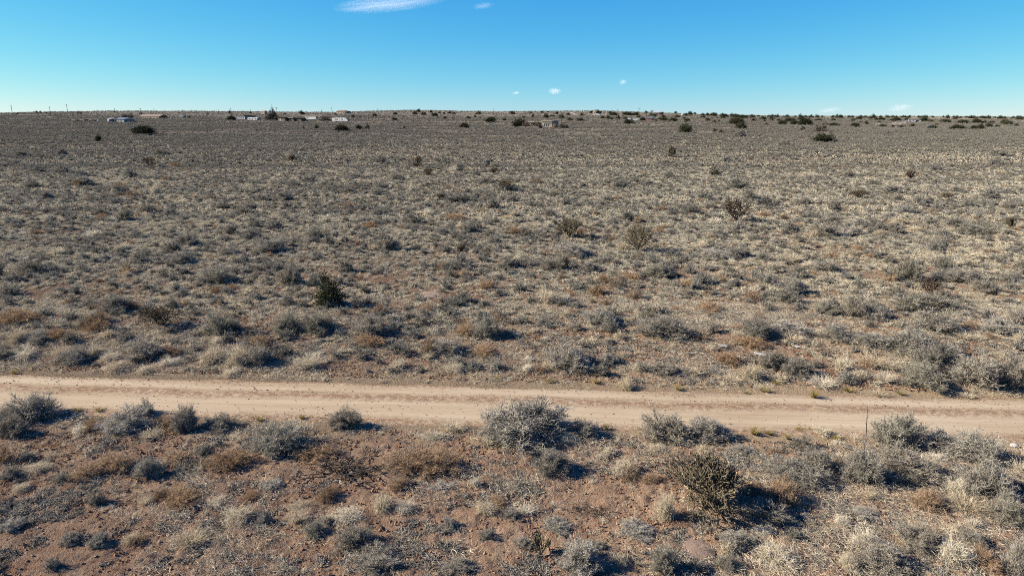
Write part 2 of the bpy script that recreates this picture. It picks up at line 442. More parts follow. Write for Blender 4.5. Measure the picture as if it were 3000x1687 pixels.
def tangle(seed, n, h=.7, w=.006, mat=None, k=6, droop=.35):
    """a heap of bleached, curling stalks (a tumbleweed or a fallen grass crown)"""
    r = np.random.default_rng(seed); lob = lobes(r); mb = MB()
    az = r.uniform(0, 2 * pi, n); el = np.arcsin(r.uniform(.0, 1, n)); rad = lob(az, el) * r.uniform(.55, 1., n)
    end = np.stack([.52 * rad * np.cos(el) * np.cos(az), .52 * rad * np.cos(el) * np.sin(az), h * rad * np.sin(el)], -1)
    a2 = az + r.normal(size=n) * .9
    st = np.stack([.16 * np.cos(a2) * r.random(n), .16 * np.sin(a2) * r.random(n), r.uniform(-.03, .1, n)], -1)
    ctl = (st + end) * .5 + np.stack([.12 * r.normal(size=n), .12 * r.normal(size=n), .1 + droop * r.random(n) * h], -1)
    P = bez(st, ctl, end, k); P[..., 2] = np.maximum(P[..., 2], -.02)
    mb.ribbons(P, np.linspace(w, w * .4, k), mat, r)
    j = r.integers(1, k, (n, 2)); q = P[np.arange(n)[:, None], j].reshape(-1, 3)
    d = unit(r.normal(size=q.shape) + np.array([0, 0, .2]))
    L = r.uniform(.05, .16, (len(q), 1)); e = q + d * L; e[:, 2] = np.maximum(e[:, 2], 0)
    mb.ribbons(bez(q, (q + e) / 2 + .03 * r.normal(size=q.shape), e, 3), (w * .8, w * .7, w * .3), mat, r)
    return mb
def tuft(seed, n, h=.8, w=.012, mat=None, base=None, lean=.8, k=3, curl=.25, patches=1):
    r = np.random.default_rng(seed); mb = MB()
    if patches > 1:
        ca = r.uniform(0, 2 * pi, patches); cr = .34 * np.sqrt(r.random(patches))
        c = np.stack([cr * np.cos(ca), cr * np.sin(ca) * .8], -1); ps = r.uniform(.35, .75, patches)
    else:
        c, ps = np.zeros((1, 2)), np.ones(1)
    g = r.integers(0, patches, n)
    az = r.uniform(0, 2 * pi, n); b0 = .16 * np.sqrt(r.random(n)) * ps[g]
    st = np.stack([c[g, 0] + b0 * np.cos(az), c[g, 1] + b0 * np.sin(az), np.full(n, -.02)], -1)
    out = r.uniform(.1, lean, n) * .45 * ps[g]; hh = h * r.uniform(.45, 1, n) * ps[g]
    a2 = az + r.normal(size=n) * .6
    end = st + np.stack([out * np.cos(a2), out * np.sin(a2), hh * (1 - .45 * r.random(n) * lean)], -1)
    ctl = st + np.stack([out * .3 * np.cos(a2), out * .3 * np.sin(a2), hh * .75], -1) + curl * .3 * r.normal(size=(n, 3)) * ps[g][:, None] * np.array([1, 1, .4])
    P = bez(st, ctl, end, k)
    mb.ribbons(P, np.linspace(w, w * .3, k), mat, r)
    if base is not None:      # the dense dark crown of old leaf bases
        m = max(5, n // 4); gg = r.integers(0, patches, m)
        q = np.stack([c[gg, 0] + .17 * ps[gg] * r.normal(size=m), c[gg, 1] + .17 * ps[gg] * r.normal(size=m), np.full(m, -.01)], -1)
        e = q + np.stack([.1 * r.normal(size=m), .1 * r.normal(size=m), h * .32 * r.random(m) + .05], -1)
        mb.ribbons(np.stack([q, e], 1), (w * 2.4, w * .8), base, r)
    return mb
def leafball(seed, clumps, leaves, size, h=.8, flat_bottom=.06, mat=None, stretch=(1, 1)):
    """an evergreen crown: uneven clumps of small sprays filling a dome"""
    r = np.random.default_rng(seed); lob = lobes(r, 6); mb = MB()
    az = r.uniform(0, 2 * pi, clumps); el = np.arcsin(r.uniform(-.12, 1, clumps)); rad = lob(az, el) * r.uniform(.35, 1, clumps) ** .5
    c = np.stack([.43 * rad * np.cos(el) * np.cos(az), .43 * rad * np.cos(el) * np.sin(az), flat_bottom + .12 + (h - .22) * rad * np.clip(np.sin(el), -.1, 1)], -1)
    cs = r.uniform(.06, .13, clumps)
    q = (c[:, None] + r.normal(size=(clumps, leaves, 3)) * cs[:, None, None]).reshape(-1, 3)
    q[:, 2] = np.maximum(q[:, 2], flat_bottom * .5)
    d = unit(unit(q - np.array([0, 0, h * .3])) + .7 * r.normal(size=q.shape))
    L = size * r.uniform(.6, 1.3, (len(q), 1))
    mb.ribbons(np.stack([q - d * L * .5, q + d * L * .2, q + d * L * .6], 1), np.array((size * .28, size * .34, size * .1)), mat, r)
    return mb, c
def tree_mesh(seed, clumps=46, leaves=16, size=.10, h=.82, mat=None):
    r = np.random.default_rng(seed)
    crown, c = leafball(seed, clumps, leaves, size, h, .05, mat)
    tr = MB()
    nb = 4
    az = r.uniform(0, 2 * pi, nb)
    st = np.stack([.03 * np.cos(az), .03 * np.sin(az), np.full(nb, -.05)], -1)
    end = np.stack([.18 * np.cos(az), .18 * np.sin(az), np.full(nb, h * .62)], -1)
    tr.tubes(bez(st, st * .5 + end * .5 + np.array([0, 0, -.05]), end, 4), np.array((.032, .026, .018, .008)), M['bark'], 5)
    pick = c[r.integers(0, clumps, 12)]
    tr.tubes(np.stack([np.repeat(np.array([[0, 0, h * .2]]), 12, 0), pick], 1), np.array((.014, .004)), M['bark'], 4)
    return tr, crown

def joined(*mbs):
    out = MB()
    for mb in mbs:
        off = out.n
        remap = np.array([out.mi(m) for m in mb.mats])
        out.v += mb.v; out.f += [q + off for q in mb.f]; out.m += [remap[m] for m in mb.m]; out.n += mb.n
    return out

def cholla_limbs(seed, height, spread, limbs, depth, joint, rad, jitter=.5, fork=(.66, .16)):
    """limbs of jointed stems; each limb is a list of joints (p0, p1, radius)"""
    r = np.random.default_rng(seed); out = []
    for k in range(limbs):
        az = 2 * pi * (k + r.uniform(-.3, .3)) / limbs
        js, tips = [], []
        def grow(p, d, lev, rr):
            L = joint * r.uniform(.75, 1.25)
            q = p + d * L
            js.append((p, q, rr))
            if lev >= depth or q[2] > height or q[2] < .1 * height * (lev > 1):
                tips.append((q, d)); return
            nch = 1 + (r.random() < fork[0]) + (r.random() < fork[1])
            for _ in range(nch):
                nd = d + jitter * 1.15 * r.normal(size=3) + np.array([q[0], q[1], 0]) * .20 / max(spread, .2) + np.array([0, 0, .30])
                nd /= np.linalg.norm(nd)
                grow(q, nd, lev + 1, max(rr * .88, rad * .62))
        d0 = np.array([cos(az) * .75, sin(az) * .75, .9 + .6 * r.random()]); d0 /= np.linalg.norm(d0)
        grow(np.array([.03 * cos(az), .03 * sin(az), height * .06]), d0, 0, rad * 1.25)
        out.append((js, tips))
    return out
def joints_mesh(js, mat, sides=6, spines=0, seed=0, spine_mat=None):
    mb = MB(); r = np.random.default_rng(seed)
    a = np.array([j[0] for j in js]); b = np.array([j[1] for j in js]); rr = np.array([j[2] for j in js])
    t = np.array((0, .15, .5, .88, 1.0))
    P = a[:, None] * (1 - t)[None, :, None] + b[:, None] * t[None, :, None]
    W = rr[:, None] * np.array((.72, 1.0, 1.12, .92, .35))[None]
    mb.tubes(P, W, mat, sides)
    if spines:
        n = len(js)
        u = r.random((n, spines, 1)); c = a[:, None] * (1 - u) + b[:, None] * u
        d = unit(r.normal(size=c.shape)); c = c + d * rr[:, None, None] * .9
        L = rr[:, None, None] * r.uniform(.6, 1.1, (n, spines, 1))
        mb.ribbons(np.stack([c, c + d * L], 2).reshape(-1, 2, 3), (.0035, .0012), spine_mat, r)
    return mb

# ------------------------------------------------------------------ ground and road
def axis(parts):
    out = []
    for a, b, st in parts: out.append(np.arange(a, b, st))
    return np.concatenate(out)
def geo(a, b, first, g):
    v, st = [a], first
    while v[-1] < b: st *= g; v.append(v[-1] + st)
    return np.array(v)
gx_pos = geo(22, 9000, .08, 1.13)
gx = np.concatenate([-gx_pos[::-1], np.arange(-21.94, 21.95, .065), gx_pos])
gy = np.concatenate([-geo(0, 4000, .6, 1.35)[::-1][:-1], np.arange(0, 10.4, .5), np.arange(10.4, 18.2, .065), np.arange(18.2, 32, .1), geo(32, 9000, .11, 1.04)])
X, Y = np.meshgrid(gx, gy)
Z = macro(X, Y)
s_ = road_s(X, Y)
near = (1 - sstep(30, 60, Y)) * (1 - sstep(22, 30, np.abs(X)))
rough = sstep(ROAD_HALF - .1, ROAD_HALF + 1.2, np.abs(s_))
mic = .030 * N1.fbm(X / .55, Y / .55, 3) + .030 * np.abs(N2.fbm(X / .17, Y / .17, 2)) + .012 * N3.at(X / .08, Y / .08)
Z = Z + near * rough * mic * 2.3 - (1 - rough) * .03 * (1 - sstep(50, 200, np.abs(X)))
ny, nx = X.shape
idx = np.arange(nx * ny).reshape(ny, nx)
gm = MB()
gm.add(np.stack([X, Y, Z], -1), [np.stack([idx[:-1, :-1], idx[:-1, 1:], idx[1:, 1:], idx[1:, :-1]], -1).reshape(-1, 4)], M['ground'])
ground = obj('ground', gm.mesh('ground', True), kind='structure', label='red-brown desert soil plain rising to a low ridge')

# road: local x along, y across
ru = np.concatenate([np.arange(-400, -26, 4.), np.arange(-26, 30, .12), np.arange(30, 400, 4.)])
rv = np.linspace(-1, 1, 45)
U, V = np.meshgrid(ru, rv)
mid0 = (RC0 + RC1) / 2
edge_n = 1 + .10 * N4.fbm(U / 1.3, V * 0 + 3, 3) * np.sign(1) + .05 * N2.fbm(U / .4, V * 0 + 7, 2)
half = ROAD_HALF * np.where(V > 0, edge_n, 1 + .10 * N3.fbm(U / 1.1, V * 0 + 1, 3) + .04 * N1.fbm(U / .35, V * 0 + 5, 2))
Yr = V * half
wobx = .12 * N4.at(U / 6., U * 0 + .5)
def rut(c, w): return np.exp(-((Yr - c - wobx) / w) ** 2)
Zr = .030 - .028 * rut(.95, .38) - .028 * rut(-.95, .38) + .030 * rut(.28, .28) * (1 + .7 * N1.fbm(U / .3, Yr / .2, 2)) + .018 * np.abs(N2.fbm(U / .35, Yr / .12, 2)) * (rut(.28, .4) + .4) \
    + .02 * rut(ROAD_HALF * .86, .2) + .02 * rut(-ROAD_HALF * .86, .2)
Zr = Zr * (1 - np.abs(V) ** 6) - .035 * np.abs(V) ** 14
W0 = mid0[0] + U * RD[0] + Yr * RNRM[0]; W1 = mid0[1] + U * RD[1] + Yr * RNRM[1]
Zr = Zr + macro(W0, W1) + .004
ny2, nx2 = U.shape
idx = np.arange(nx2 * ny2).reshape(ny2, nx2)
rm = MB()
rm.add(np.stack([U, Yr, Zr], -1), [np.stack([idx[:-1, :-1], idx[:-1, 1:], idx[1:, 1:], idx[1:, :-1]], -1).reshape(-1, 4)], M['road'])
road = obj('dirt_road', rm.mesh('dirt_road', True), kind='structure', label='pale graded dirt road with two wheel tracks')
road.location = (mid0[0], mid0[1], 0); road.rotation_euler = (0, 0, math.atan2(RD[1], RD[0]))

# ------------------------------------------------------------------ what the photograph shows where: crop, kind, x, foot, width, height (crop pixels at 2.576 per photo pixel)
CROPS = dict(A=(0, 400), B=(1000, 400), C=(2000, 400), D=(0, 750), E=(1000, 750), F=(2000, 750), G=(0, 1150), H=(1000, 1150), I=(2000, 1150))
K = 2.576
SEEN = dict(
S="""A 930 450 120 90|A 1120 580 120 80|A 935 640 150 90|A 1420 830 180 100|A 1310 880 140 90|A 1370 970 180 110|A 235 1035 160 120|A 1640 1120 240 140|A 2200 1130 190 150|A 1750 745 120 90|A 1915 785 130 100|A 2040 880 220 120
A 1740 895 150 70|A 880 515 120 60|A 250 390 120 60|A 340 475 120 70|A 600 375 200 80|A 980 310 110 70|A 1690 555 110 70|A 2150 480 130 70|A 80 1210 150 110|A 890 1340 240 140|A 2370 1140 110 90|A 300 275 120 60|A 480 280 130 70|A 2340 350 140 60|A 1220 140 110 50
A 150 150 110 50|A 460 140 90 50|A 1980 490 120 60|A 1890 550 110 60|A 1290 600 100 60|A 2080 700 150 70|A 1930 690 100 70|A 2480 830 130 80|A 2380 770 130 90|A 1830 590 120 60|A 2220 380 120 50|A 760 600 120 70|A 600 310 140 70|A 0 1060 90 110
B 275 600 100 60|B 550 665 120 80|B 345 870 160 160|B 870 500 160 80|B 1100 230 70 80|B 890 265 90 80|B 1090 355 110 50|B 960 730 120 90|B 750 740 90 60|B 1590 1020 200 110|B 1745 905 250 110|B 40 1030 120 110|B 850 1020 170 90|B 1700 530 100 70|B 2000 490 90 50
B 2100 390 110 70|B 2500 590 110 60|B 2150 640 110 100|B 1570 620 100 80|B 2390 1070 250 100|B 1880 1030 170 80|B 300 200 90 60|B 310 400 90 60|B 420 330 110 60|B 270 450 90 50|B 1280 500 100 60|B 1450 540 150 60|B 1240 420 160 80|B 1500 430 90 40|B 2480 310 90 50
B 2220 350 100 40|B 1350 660 100 50|B 1170 660 90 50|B 1150 810 110 60|B 1420 990 110 60|B 2010 960 90 50|B 800 880 110 70|B 1270 1000 130 90|B 900 960 120 70|B 2320 370 90 40|B 1010 300 80 50|B 720 190 70 40|B 1140 550 130 80|B 60 430 90 50
C 420 710 100 80|C 430 400 150 90|C 500 480 120 80|C 800 720 120 80|C 1130 660 130 70|C 1150 570 110 100|C 1060 760 170 110|C 1270 750 170 80|C 2050 680 130 70|C 2150 540 110 70|C 2200 745 250 90|C 1660 590 150 80|C 1630 495 100 60|C 1780 510 110 80|C 2330 480 150 90
C 2460 560 130 80|C 240 930 200 80|C 400 915 180 90|C 1080 1025 170 100|C 1900 870 130 100|C 1700 1100 220 180|C 1960 1010 160 100|C 2070 1110 270 110|C 2290 1190 190 110|C 840 1200 170 130|C 780 1270 150 120|C 150 1120 150 100|C 1080 1350 180 100|C 1310 1375 260 190|C 1460 1400 180 110
C 1830 1330 380 150|C 650 1120 90 100|C 2540 1010 100 80|C 1920 560 90 60|C 630 530 130 80|C 920 520 120 60|C 2370 150 120 60|C 2370 220 120 60|C 1900 260 100 50|C 1430 370 90 50|C 1580 430 140 60|C 2080 430 110 50|C 160 480 130 70|C 60 590 150 80|C 240 620 110 50|C 1350 680 140 70
C 1560 620 110 50|C 1960 760 120 70|C 930 940 110 60|C 1560 960 100 60|C 2470 1100 110 60|C 330 190 100 50|C 760 70 110 50|C 1240 310 100 50|C 860 360 80 40|C 2440 440 110 50|C 1500 720 150 70|C 1620 740 110 70
D 1690 600 230 170|D 2180 590 200 140|D 2390 590 200 160|D 1090 800 260 160|D 290 680 210 100|D 1960 830 200 160|D 280 1260 340 220|D 100 1290 220 160|D 950 1350 350 190|D 1100 1210 120 120|D 1410 1340 180 210|D 1650 1330 260 120|G 2110 485 340 235|D 60 800 160 100|D 560 820 240 110
E 230 610 240 150|E 1110 630 220 170|E 800 755 220 130|E 1970 540 260 130|E 2450 640 300 180|E 1730 880 330 180|E 1960 920 140 100|E 1840 1380 200 140|E 2450 1420 370 220|E 22 1312 235 165|E 2010 830 150 90|E 2420 900 180 90|E 1000 870 150 80
F 560 630 240 150|F 800 610 250 120|F 1150 640 220 120|F 1900 590 300 170|F 2380 600 250 130|F 1420 690 260 110|F 1700 760 350 190|F 1880 890 260 230|F 1800 1005 340 190|F 2200 1005 330 270|F 2490 1015 260 280|F 690 860 180 140|F 850 920 200 140|F 1240 970 150 90|F 1000 850 110 60|F 2020 790 200 100|F 180 1400 330 160
G 215 525 130 80|G 110 660 150 100|G 740 860 120 130|G 1140 650 160 150|G 2000 1000 110 100|G 2390 1100 160 120|G 100 345 220 170|G 280 262 340 240|G 480 690 120 80|G 1550 480 120 90|G 540 1150 140 90|G 750 1180 150 100|G 2450 1020 120 70|G 2050 740 150 70|G 80 1060 160 90|G 400 1360 130 110
H 1370 405 640 330|H 1600 640 280 180|H 1810 1380 340 230|H 250 1370 320 150|H 130 1200 260 180|H 1280 970 130 80|H 1340 740 140 70|H 820 1040 130 90|H 1640 1060 200 90|H 2240 1110 260 90|H 880 1380 240 110|H 1090 1130 130 90|H 1370 1180 150 80|H 2430 1380 200 200|H 1900 1200 150 80
I 1600 450 360 280|I 1980 480 360 190|I 2200 540 320 230|I 1350 700 300 280|I 1700 700 460 210|I 1000 620 230 190|I 840 720 420 150|I 2300 820 380 260|I 2440 1010 250 200|I 620 1010 320 180|I 1370 970 200 90|I 1480 1370 460 190|I 1780 1200 280 190|I 410 1200 230 140|I 900 430 150 100|I 2500 1380 200 220|I 450 480 180 70|I 2180 1170 170 110|I 820 1130 140 90
I 1230 960 130 70|I 330 1350 150 110|I 110 1370 140 100""",
B="""A 135 1420 280 120|A 730 1440 200 110|A 1630 1185 90 70|A 760 625 110 45|A 960 1050 150 85|A 610 380 130 60|A 900 400 140 60|A 1260 335 120 40|A 990 460 140 60|A 560 370 100 50|A 1330 230 90 40|A 280 745 110 50
B 760 1020 90 80|B 920 1075 120 90|B 1090 1160 150 110|B 1990 1110 150 80|B 2090 1140 90 70|B 1930 1200 140 100|B 2210 1240 160 90|B 2200 1090 160 70|B 290 1350 130 100|B 650 1325 140 80|B 210 695 140 60|B 1310 750 150 90|B 870 635 170 50|B 1800 740 130 50
B 1080 580 70 50|B 2410 560 110 50|B 810 400 90 40|B 1480 360 90 50|B 2060 480 110 40|B 1930 600 80 40|B 2240 650 110 50|B 60 540 110 60|B 2390 740 130 60|B 2000 1280 120 60|B 900 1420 130 60|B 1180 1420 130 60
C 540 1250 150 90|C 200 1325 180 90|C 50 1140 120 70|C 860 690 90 50|C 1430 920 100 50|C 1110 935 120 80|C 570 1390 130 60|C 1560 1100 100 70|C 610 610 110 50|C 2530 715 90 40|C 2330 890 130 50|C 760 630 130 50|C 1900 600 80 40|C 1320 860 120 50|C 1970 1220 110 60
D 450 640 180 90|D 730 580 190 110|D 160 490 240 80|D 900 430 270 90|D 690 1310 140 90|D 1270 1310 210 110|D 1890 590 110 70|D 1960 710 220 100|D 1290 760 160 80|D 1700 480 150 60
E 210 690 200 90|E 660 760 120 150|E 1080 765 200 90|E 930 600 190 80|E 1180 490 120 60|E 1490 890 100 80|E 1670 850 120 70
F 400 560 110 60|F 520 700 190 90|F 2320 640 130 60|F 2160 560 150 80|F 340 820 170 90|F 1390 850 140 90|F 1240 660 140 70|F 1950 980 120 80|F 120 660 150 80|F 1650 660 120 50
G 890 605 260 150|G 680 665 250 130|G 1730 595 320 150|G 1340 535 200 80|G 2400 515 290 120|G 1390 875 300 130|G 30 545 150 140|G 690 310 150 110|G 2480 830 180 120|G 1040 1155 140 80|G 1230 810 150 80|G 1890 830 160 60
H 640 640 480 190|H 450 740 150 100|H 2180 650 200 110|H 1180 880 160 90|H 2330 700 160 90
I 740 870 290 220|I 1830 900 280 150|I 520 780 190 90|I 2250 1330 240 150|I 1120 640 120 70|I 700 470 140 50""",
T="""A 960 1065 80 60|A 1600 660 100 40|A 720 760 150 70|A 950 860 160 70|A 450 900 140 70|A 1270 590 80 40|A 850 650 90 50|A 1370 470 80 30|A 1180 440 90 90|A 2440 850 90 50
B 180 1130 100 50|B 1560 1270 170 150|B 1700 1255 100 90|B 900 690 70 60|B 1300 610 80 70|B 1160 1060 120 40|B 2120 865 110 90|B 650 595 80 60|B 850 270 80 60|B 1060 580 70 40|B 1250 630 90 50|B 1560 690 90 60|B 250 860 60 60|B 1450 690 130 40|B 2430 690 130 50|B 1900 680 80 50|B 2260 490 100 40|B 1700 1370 110 70
C 1750 1225 110 100|C 830 960 170 90|C 1480 750 100 60|C 250 660 150 50|C 990 760 120 60|C 1210 760 120 60|C 580 480 70 40|C 700 1000 110 60|C 950 990 120 60|C 1750 720 120 60|C 1290 900 120 60|C 2060 980 120 60|C 2170 1230 170 60|C 2400 770 130 50|C 300 1060 110 60|C 370 960 80 50|C 1630 660 130 60|C 150 840 110 60
D 160 670 180 130|D 200 800 240 110|D 1610 830 250 150|D 1280 840 180 80|D 850 800 180 80|D 890 880 240 90|D 1100 890 150 70|D 1750 915 170 70|D 2340 870 220 130|D 730 770 120 110|D 1830 850 220 200|D 470 780 180 110|D 820 630 140 80|D 1150 1390 150 90|D 620 1350 160 80
E 430 860 140 90|E 860 890 160 90|E 1710 1430 180 100|E 2150 1015 160 90|E 2260 890 190 90|E 2170 500 110 50|E 1110 1400 110 60|E 1400 880 100 80|E 660 790 90 80|E 1560 870 150 80|E 850 1330 200 60|E 2100 640 110 80|E 1800 870 130 70
F 500 950 200 150|F 830 665 210 70|F 1060 620 110 80|F 2120 645 140 80|F 2220 650 100 70|F 1200 890 190 140|F 1440 860 200 110|F 1520 970 160 100|F 1550 880 170 90|F 1050 1005 230 90|F 1330 940 170 90|F 2530 660 90 100|F 1260 680 190 80|F 410 620 80 70|F 2400 790 170 60|F 1480 1070 130 60|F 2150 1080 120 50|F 380 960 140 60|F 90 910 150 80|F 720 960 130 80|F 1750 620 160 70|F 2060 900 130 80
G 1450 1190 260 130|G 1200 355 270 120|G 570 330 150 80|G 300 620 220 70|G 1000 1150 170 80|G 1800 1000 260 130|G 2250 1000 180 110|G 2480 1000 130 90|G 170 760 160 80|G 1650 870 170 70|G 1100 860 130 80|G 2250 900 180 70
H 1710 430 190 100|H 1020 725 110 100|H 2440 985 180 240|H 1110 400 110 60|H 310 920 200 150|H 60 1000 280 130|H 480 920 190 100|H 1080 930 180 120|H 2130 650 220 130|H 1960 520 130 70|H 700 370 200 70|H 2020 480 120 90|H 1400 930 140 80|H 2100 1330 170 100|H 230 1290 170 70|H 1900 700 90 50|H 2380 470 200 70
I 1190 575 170 130|I 1780 570 240 90|I 2050 790 190 150|I 2130 930 320 140|I 1390 1250 320 170|I 700 1360 420 160|I 2040 1320 290 220|I 580 1100 170 90|I 1410 820 90 90|I 1200 1020 150 100|I 150 480 150 80|I 2530 620 100 120|I 1240 1350 150 140|I 2000 1080 170 80|I 2180 1040 90 100|I 340 1240 130 110|I 1900 540 190 80|I 1050 330 150 70|I 1180 420 150 60|I 960 1020 110 60""",
Y="""G 2280 205 60 50|D 110 890 60 40|D 1960 1250 90 50|E 1920 965 60 50|E 2540 1015 70 50|E 2000 1310 60 60|F 480 1045 70 40|F 615 1035 110 60|F 985 1080 80 100|I 540 325 110 80|I 650 320 70 50|I 970 290 70 40|I 790 355 70 60|I 1150 370 80 60|I 880 290 80 30|D 250 845 60 30|D 590 1180 90 50|D 750 1180 90 50|E 1570 960 90 40|E 1180 940 90 40|F 2000 1010 110 50|F 1250 1030 100 40|F 700 970 80 40|F 1640 1050 90 40""",
)
def parse(txt):
    out = []
    for line in txt.replace('\n', '|').split('|'):
        q = line.split()
        if len(q) == 5:
            c = CROPS[q[0]]; out.append((c[0] + float(q[1]) / K, c[1] + float(q[2]) / K, float(q[3]) / K, float(q[4]) / K))
    return out
def from_photo(px, py, w, h):
    """ground point under the plant's centre, its width and its height in metres"""
    x, y, z, t = hit(px, py)
    wm = w / F * t
    y2 = y + .30 * wm; x2 = x * y2 / y
    dep = math.atan2(CAM_H - z, y2)
    hm = (h / F * t - .30 * wm * sin(dep)) / cos(dep)
    return x2, y2, wm, float(np.clip(hm, .32 * wm, 1.5 * wm))

plants = {k: [] for k in 'SBTY'}
taken = []
for k in SEEN:
    for q in parse(SEEN[k]):
        x, y, w, h = from_photo(*q)
        if any((x - a) ** 2 + (y - b) ** 2 < (.25 * (w + c)) ** 2 and kk == k for a, b, c, kk in taken): continue
        taken.append((x, y, w, k)); plants[k].append((x, y, w, h))

# the special things of the field: crop, x, foot, width, height -> position
def spot(code):
    c, x, y, w, h = code.split(); o = CROPS[c]
    return from_photo(o[0] + float(x) / K, o[1] + float(y) / K, float(w) / K, float(h) / K)
CHOLLA = [
    ('I 165 965 540 470', 'tall dark cholla cactus with yellow fruit beside white tumbleweed in front of the road', 'joint', 1),
    ('B 2235 880 230 215', 'bare fan-shaped dark cholla on a short trunk standing alone in the field', 'fan', 2),
    ('B 1720 775 190 170', 'wide dark branching cholla among grey shrubs behind the bare fan-shaped cholla', 'fan', 3),
    ('C 400 655 240 200', 'large lopsided reddish cholla with a tall lean and a grey shrub at its foot', 'red', 4),
    ('C 1860 1225 170 180', 'round reddish cholla cactus beside a cream tussock, beyond the road', 'red', 5),
    ('D 1230 560 290 200', 'rounded grey-green cholla cactus standing in grass on the bank beyond the road', 'joint', 6),
    ('A 1135 238 105 95', 'compact dark red cholla bush far out on the grassy plain', 'red', 7),
    ('B 570 245 70 110', 'narrow upright reddish cholla standing far out beside a smaller cholla', 'red', 8),
    ('B 655 303 70 70', 'small dark forked cholla just in front of the narrow upright one', 'fan', 9),
    ('B 1240 420 140 110', 'low spreading dark cholla in the middle of the plain', 'fan', 10),
    ('C 1715 328 70 80', 'small reddish-brown cholla alone in pale yellow grass', 'red', 11),
    ('B 905 872 60 70', 'small dark green cholla in short grass in front of the wide cholla', 'joint', 12),
    ('B 1690 1012 80 110', 'thin dark cholla growing out of the far end of a grey shrub', 'fan', 13),
    ('A 2205 195 60 60', 'tiny dark cholla far away on the plain, one of few there', 'fan', 14),
    ('B 745 478 90 55', 'thin straggling cholla with few branches beside dark grey shrubs', 'fan', 15),
    ('C 1330 475 120 80', 'bare open cholla among grey shrubs in the pale grass', 'fan', 16),
    ('C 2465 695 70 90', 'sparse twiggy cholla near the sunlit-grass edge of the field', 'fan', 17),
    ('C 1980 475 90 60', 'small olive-green cholla in pale grass between grey shrubs', 'joint', 18),
    ('H 1500 1250 150 190', 'thin dying cholla with a few crooked arms on bare red soil', 'fan', 19),
    ('B 1160 290 60 60', 'small dark cholla behind the low spreading cholla', 'fan', 20),
]
specials = []
for code, lab, kind, sd in CHOLLA:
    x, y, w, h = spot(code); specials.append((x, y, max(.5, w)))
GREEN = [('A 2490 1295 195 225', 'dark green young juniper bush standing alone beyond the road'),
         ('C 240 300 70 60', 'small olive green bush in the pale grass far out'),
         ('B 2490 155 60 80', 'dark upright green bush far out on the plain')]
for code, lab in GREEN:
    x, y, w, h = spot(code); specials.append((x, y, w))

# ---- fill the rest of the field at random, denser where the photograph is denser
KIND_R = dict(S=(.55, 1.25), B=(.45, .95), T=(.45, .9), Y=(.25, .4))
cells = {}
def put(x, y, w): cells.setdefault((int(x // 2), int(y // 2)), []).append((x, y, w))
def free(x, y, w, f=.42):
    i, j = int(x // 2), int(y // 2)
    for a in (-1, 0, 1):
        for b in (-1, 0, 1):
            for q in cells.get((i + a, j + b), ()):
                if (q[0] - x) ** 2 + (q[1] - y) ** 2 < (f * (q[2] + w)) ** 2: return False
    return True
for k in plants:
    for x, y, w, h in plants[k]: put(x, y, w)
for x, y, w in specials: put(x, y, w)
MOUNDS = [('I 100 1240 300 60', .025), ('E 660 305 200 20', .02)]
for code, _h in MOUNDS:
    x, y, w, h = spot(code); put(x, y, w * 1.0)
def field(n, y0, y1, margin=5):
    y = np.sqrt(rng.random(n) * (y1 ** 2 - y0 ** 2) + y0 ** 2); x = (rng.random(n) * 2 - 1) * (.79 * y + margin)
    return x, y
def fill(k, dens, y0, y1, s=(1, 1), clump=.0):
    area = .79 * (y1 ** 2 - y0 ** 2) + 6 * (y1 - y0)
    n = int(area * dens * 1.6)
    x, y = field(n, y0, y1)
    dn = .45 + .8 * N2.fbm(x / 9 + {'S': 0, 'B': 31, 'T': 67, 'Y': 5}[k], y / 6., 3) * (1 + clump)
    keep = (rng.random(n) < np.clip(dn * 1.25, 0, 1)) & (np.abs(road_s(x, y)) > ROAD_HALF + .55)
    lo, hi = KIND_R[k]
    for a, b in zip(x[keep], y[keep]):
        w = (lo + (hi - lo) * rng.random() ** 1.6) * s[0]
        if abs(road_s(a, b)) < ROAD_HALF + .4 + w * .45: continue
        if not free(a, b, w * .9): continue
        h = w * rng.uniform(.42, .75) * s[1]
        plants[k].append((a, b, w, h)); put(a, b, w)
fill('S', .42, 27, 60, (.62, 1)); fill('B', .14, 26, 60, (.66, 1)); fill('T', .32, 24, 60, (.66, .8))
fill('S', .50, 60, 130, (.72, 1)); fill('B', .15, 60, 130, (.8, 1)); fill('T', .26, 60, 130, (.8, .9))

def far_shrubs(n, y0, y1, lo, hi, clumpy=True):
    x, y = field(n, y0, y1, 10)
    u = x / y
    streak = N3.fbm(x / 30. + 3, y / 16., 4)
    want = .48 + 1.0 * streak + .55 * sstep(.12, .5, u) * sstep(150, 230, y) * (1 - sstep(520, 900, y)) - .22 * (1 - sstep(150, 230, y)) * sstep(-.1, .5, u)
    keep = rng.random(n) < np.clip(want, .06, 1)
    x, y = x[keep], y[keep]
    w = lo + (hi - lo) * rng.random(len(x)) ** 1.7
    return x, y, w
FS = [far_shrubs(20000, 120, 230, .5, 1.4), far_shrubs(70000, 230, 480, .7, 1.7), far_shrubs(70000, 480, 900, .9, 2.1), far_shrubs(34000, 900, 1500, 1.2, 2.7)]

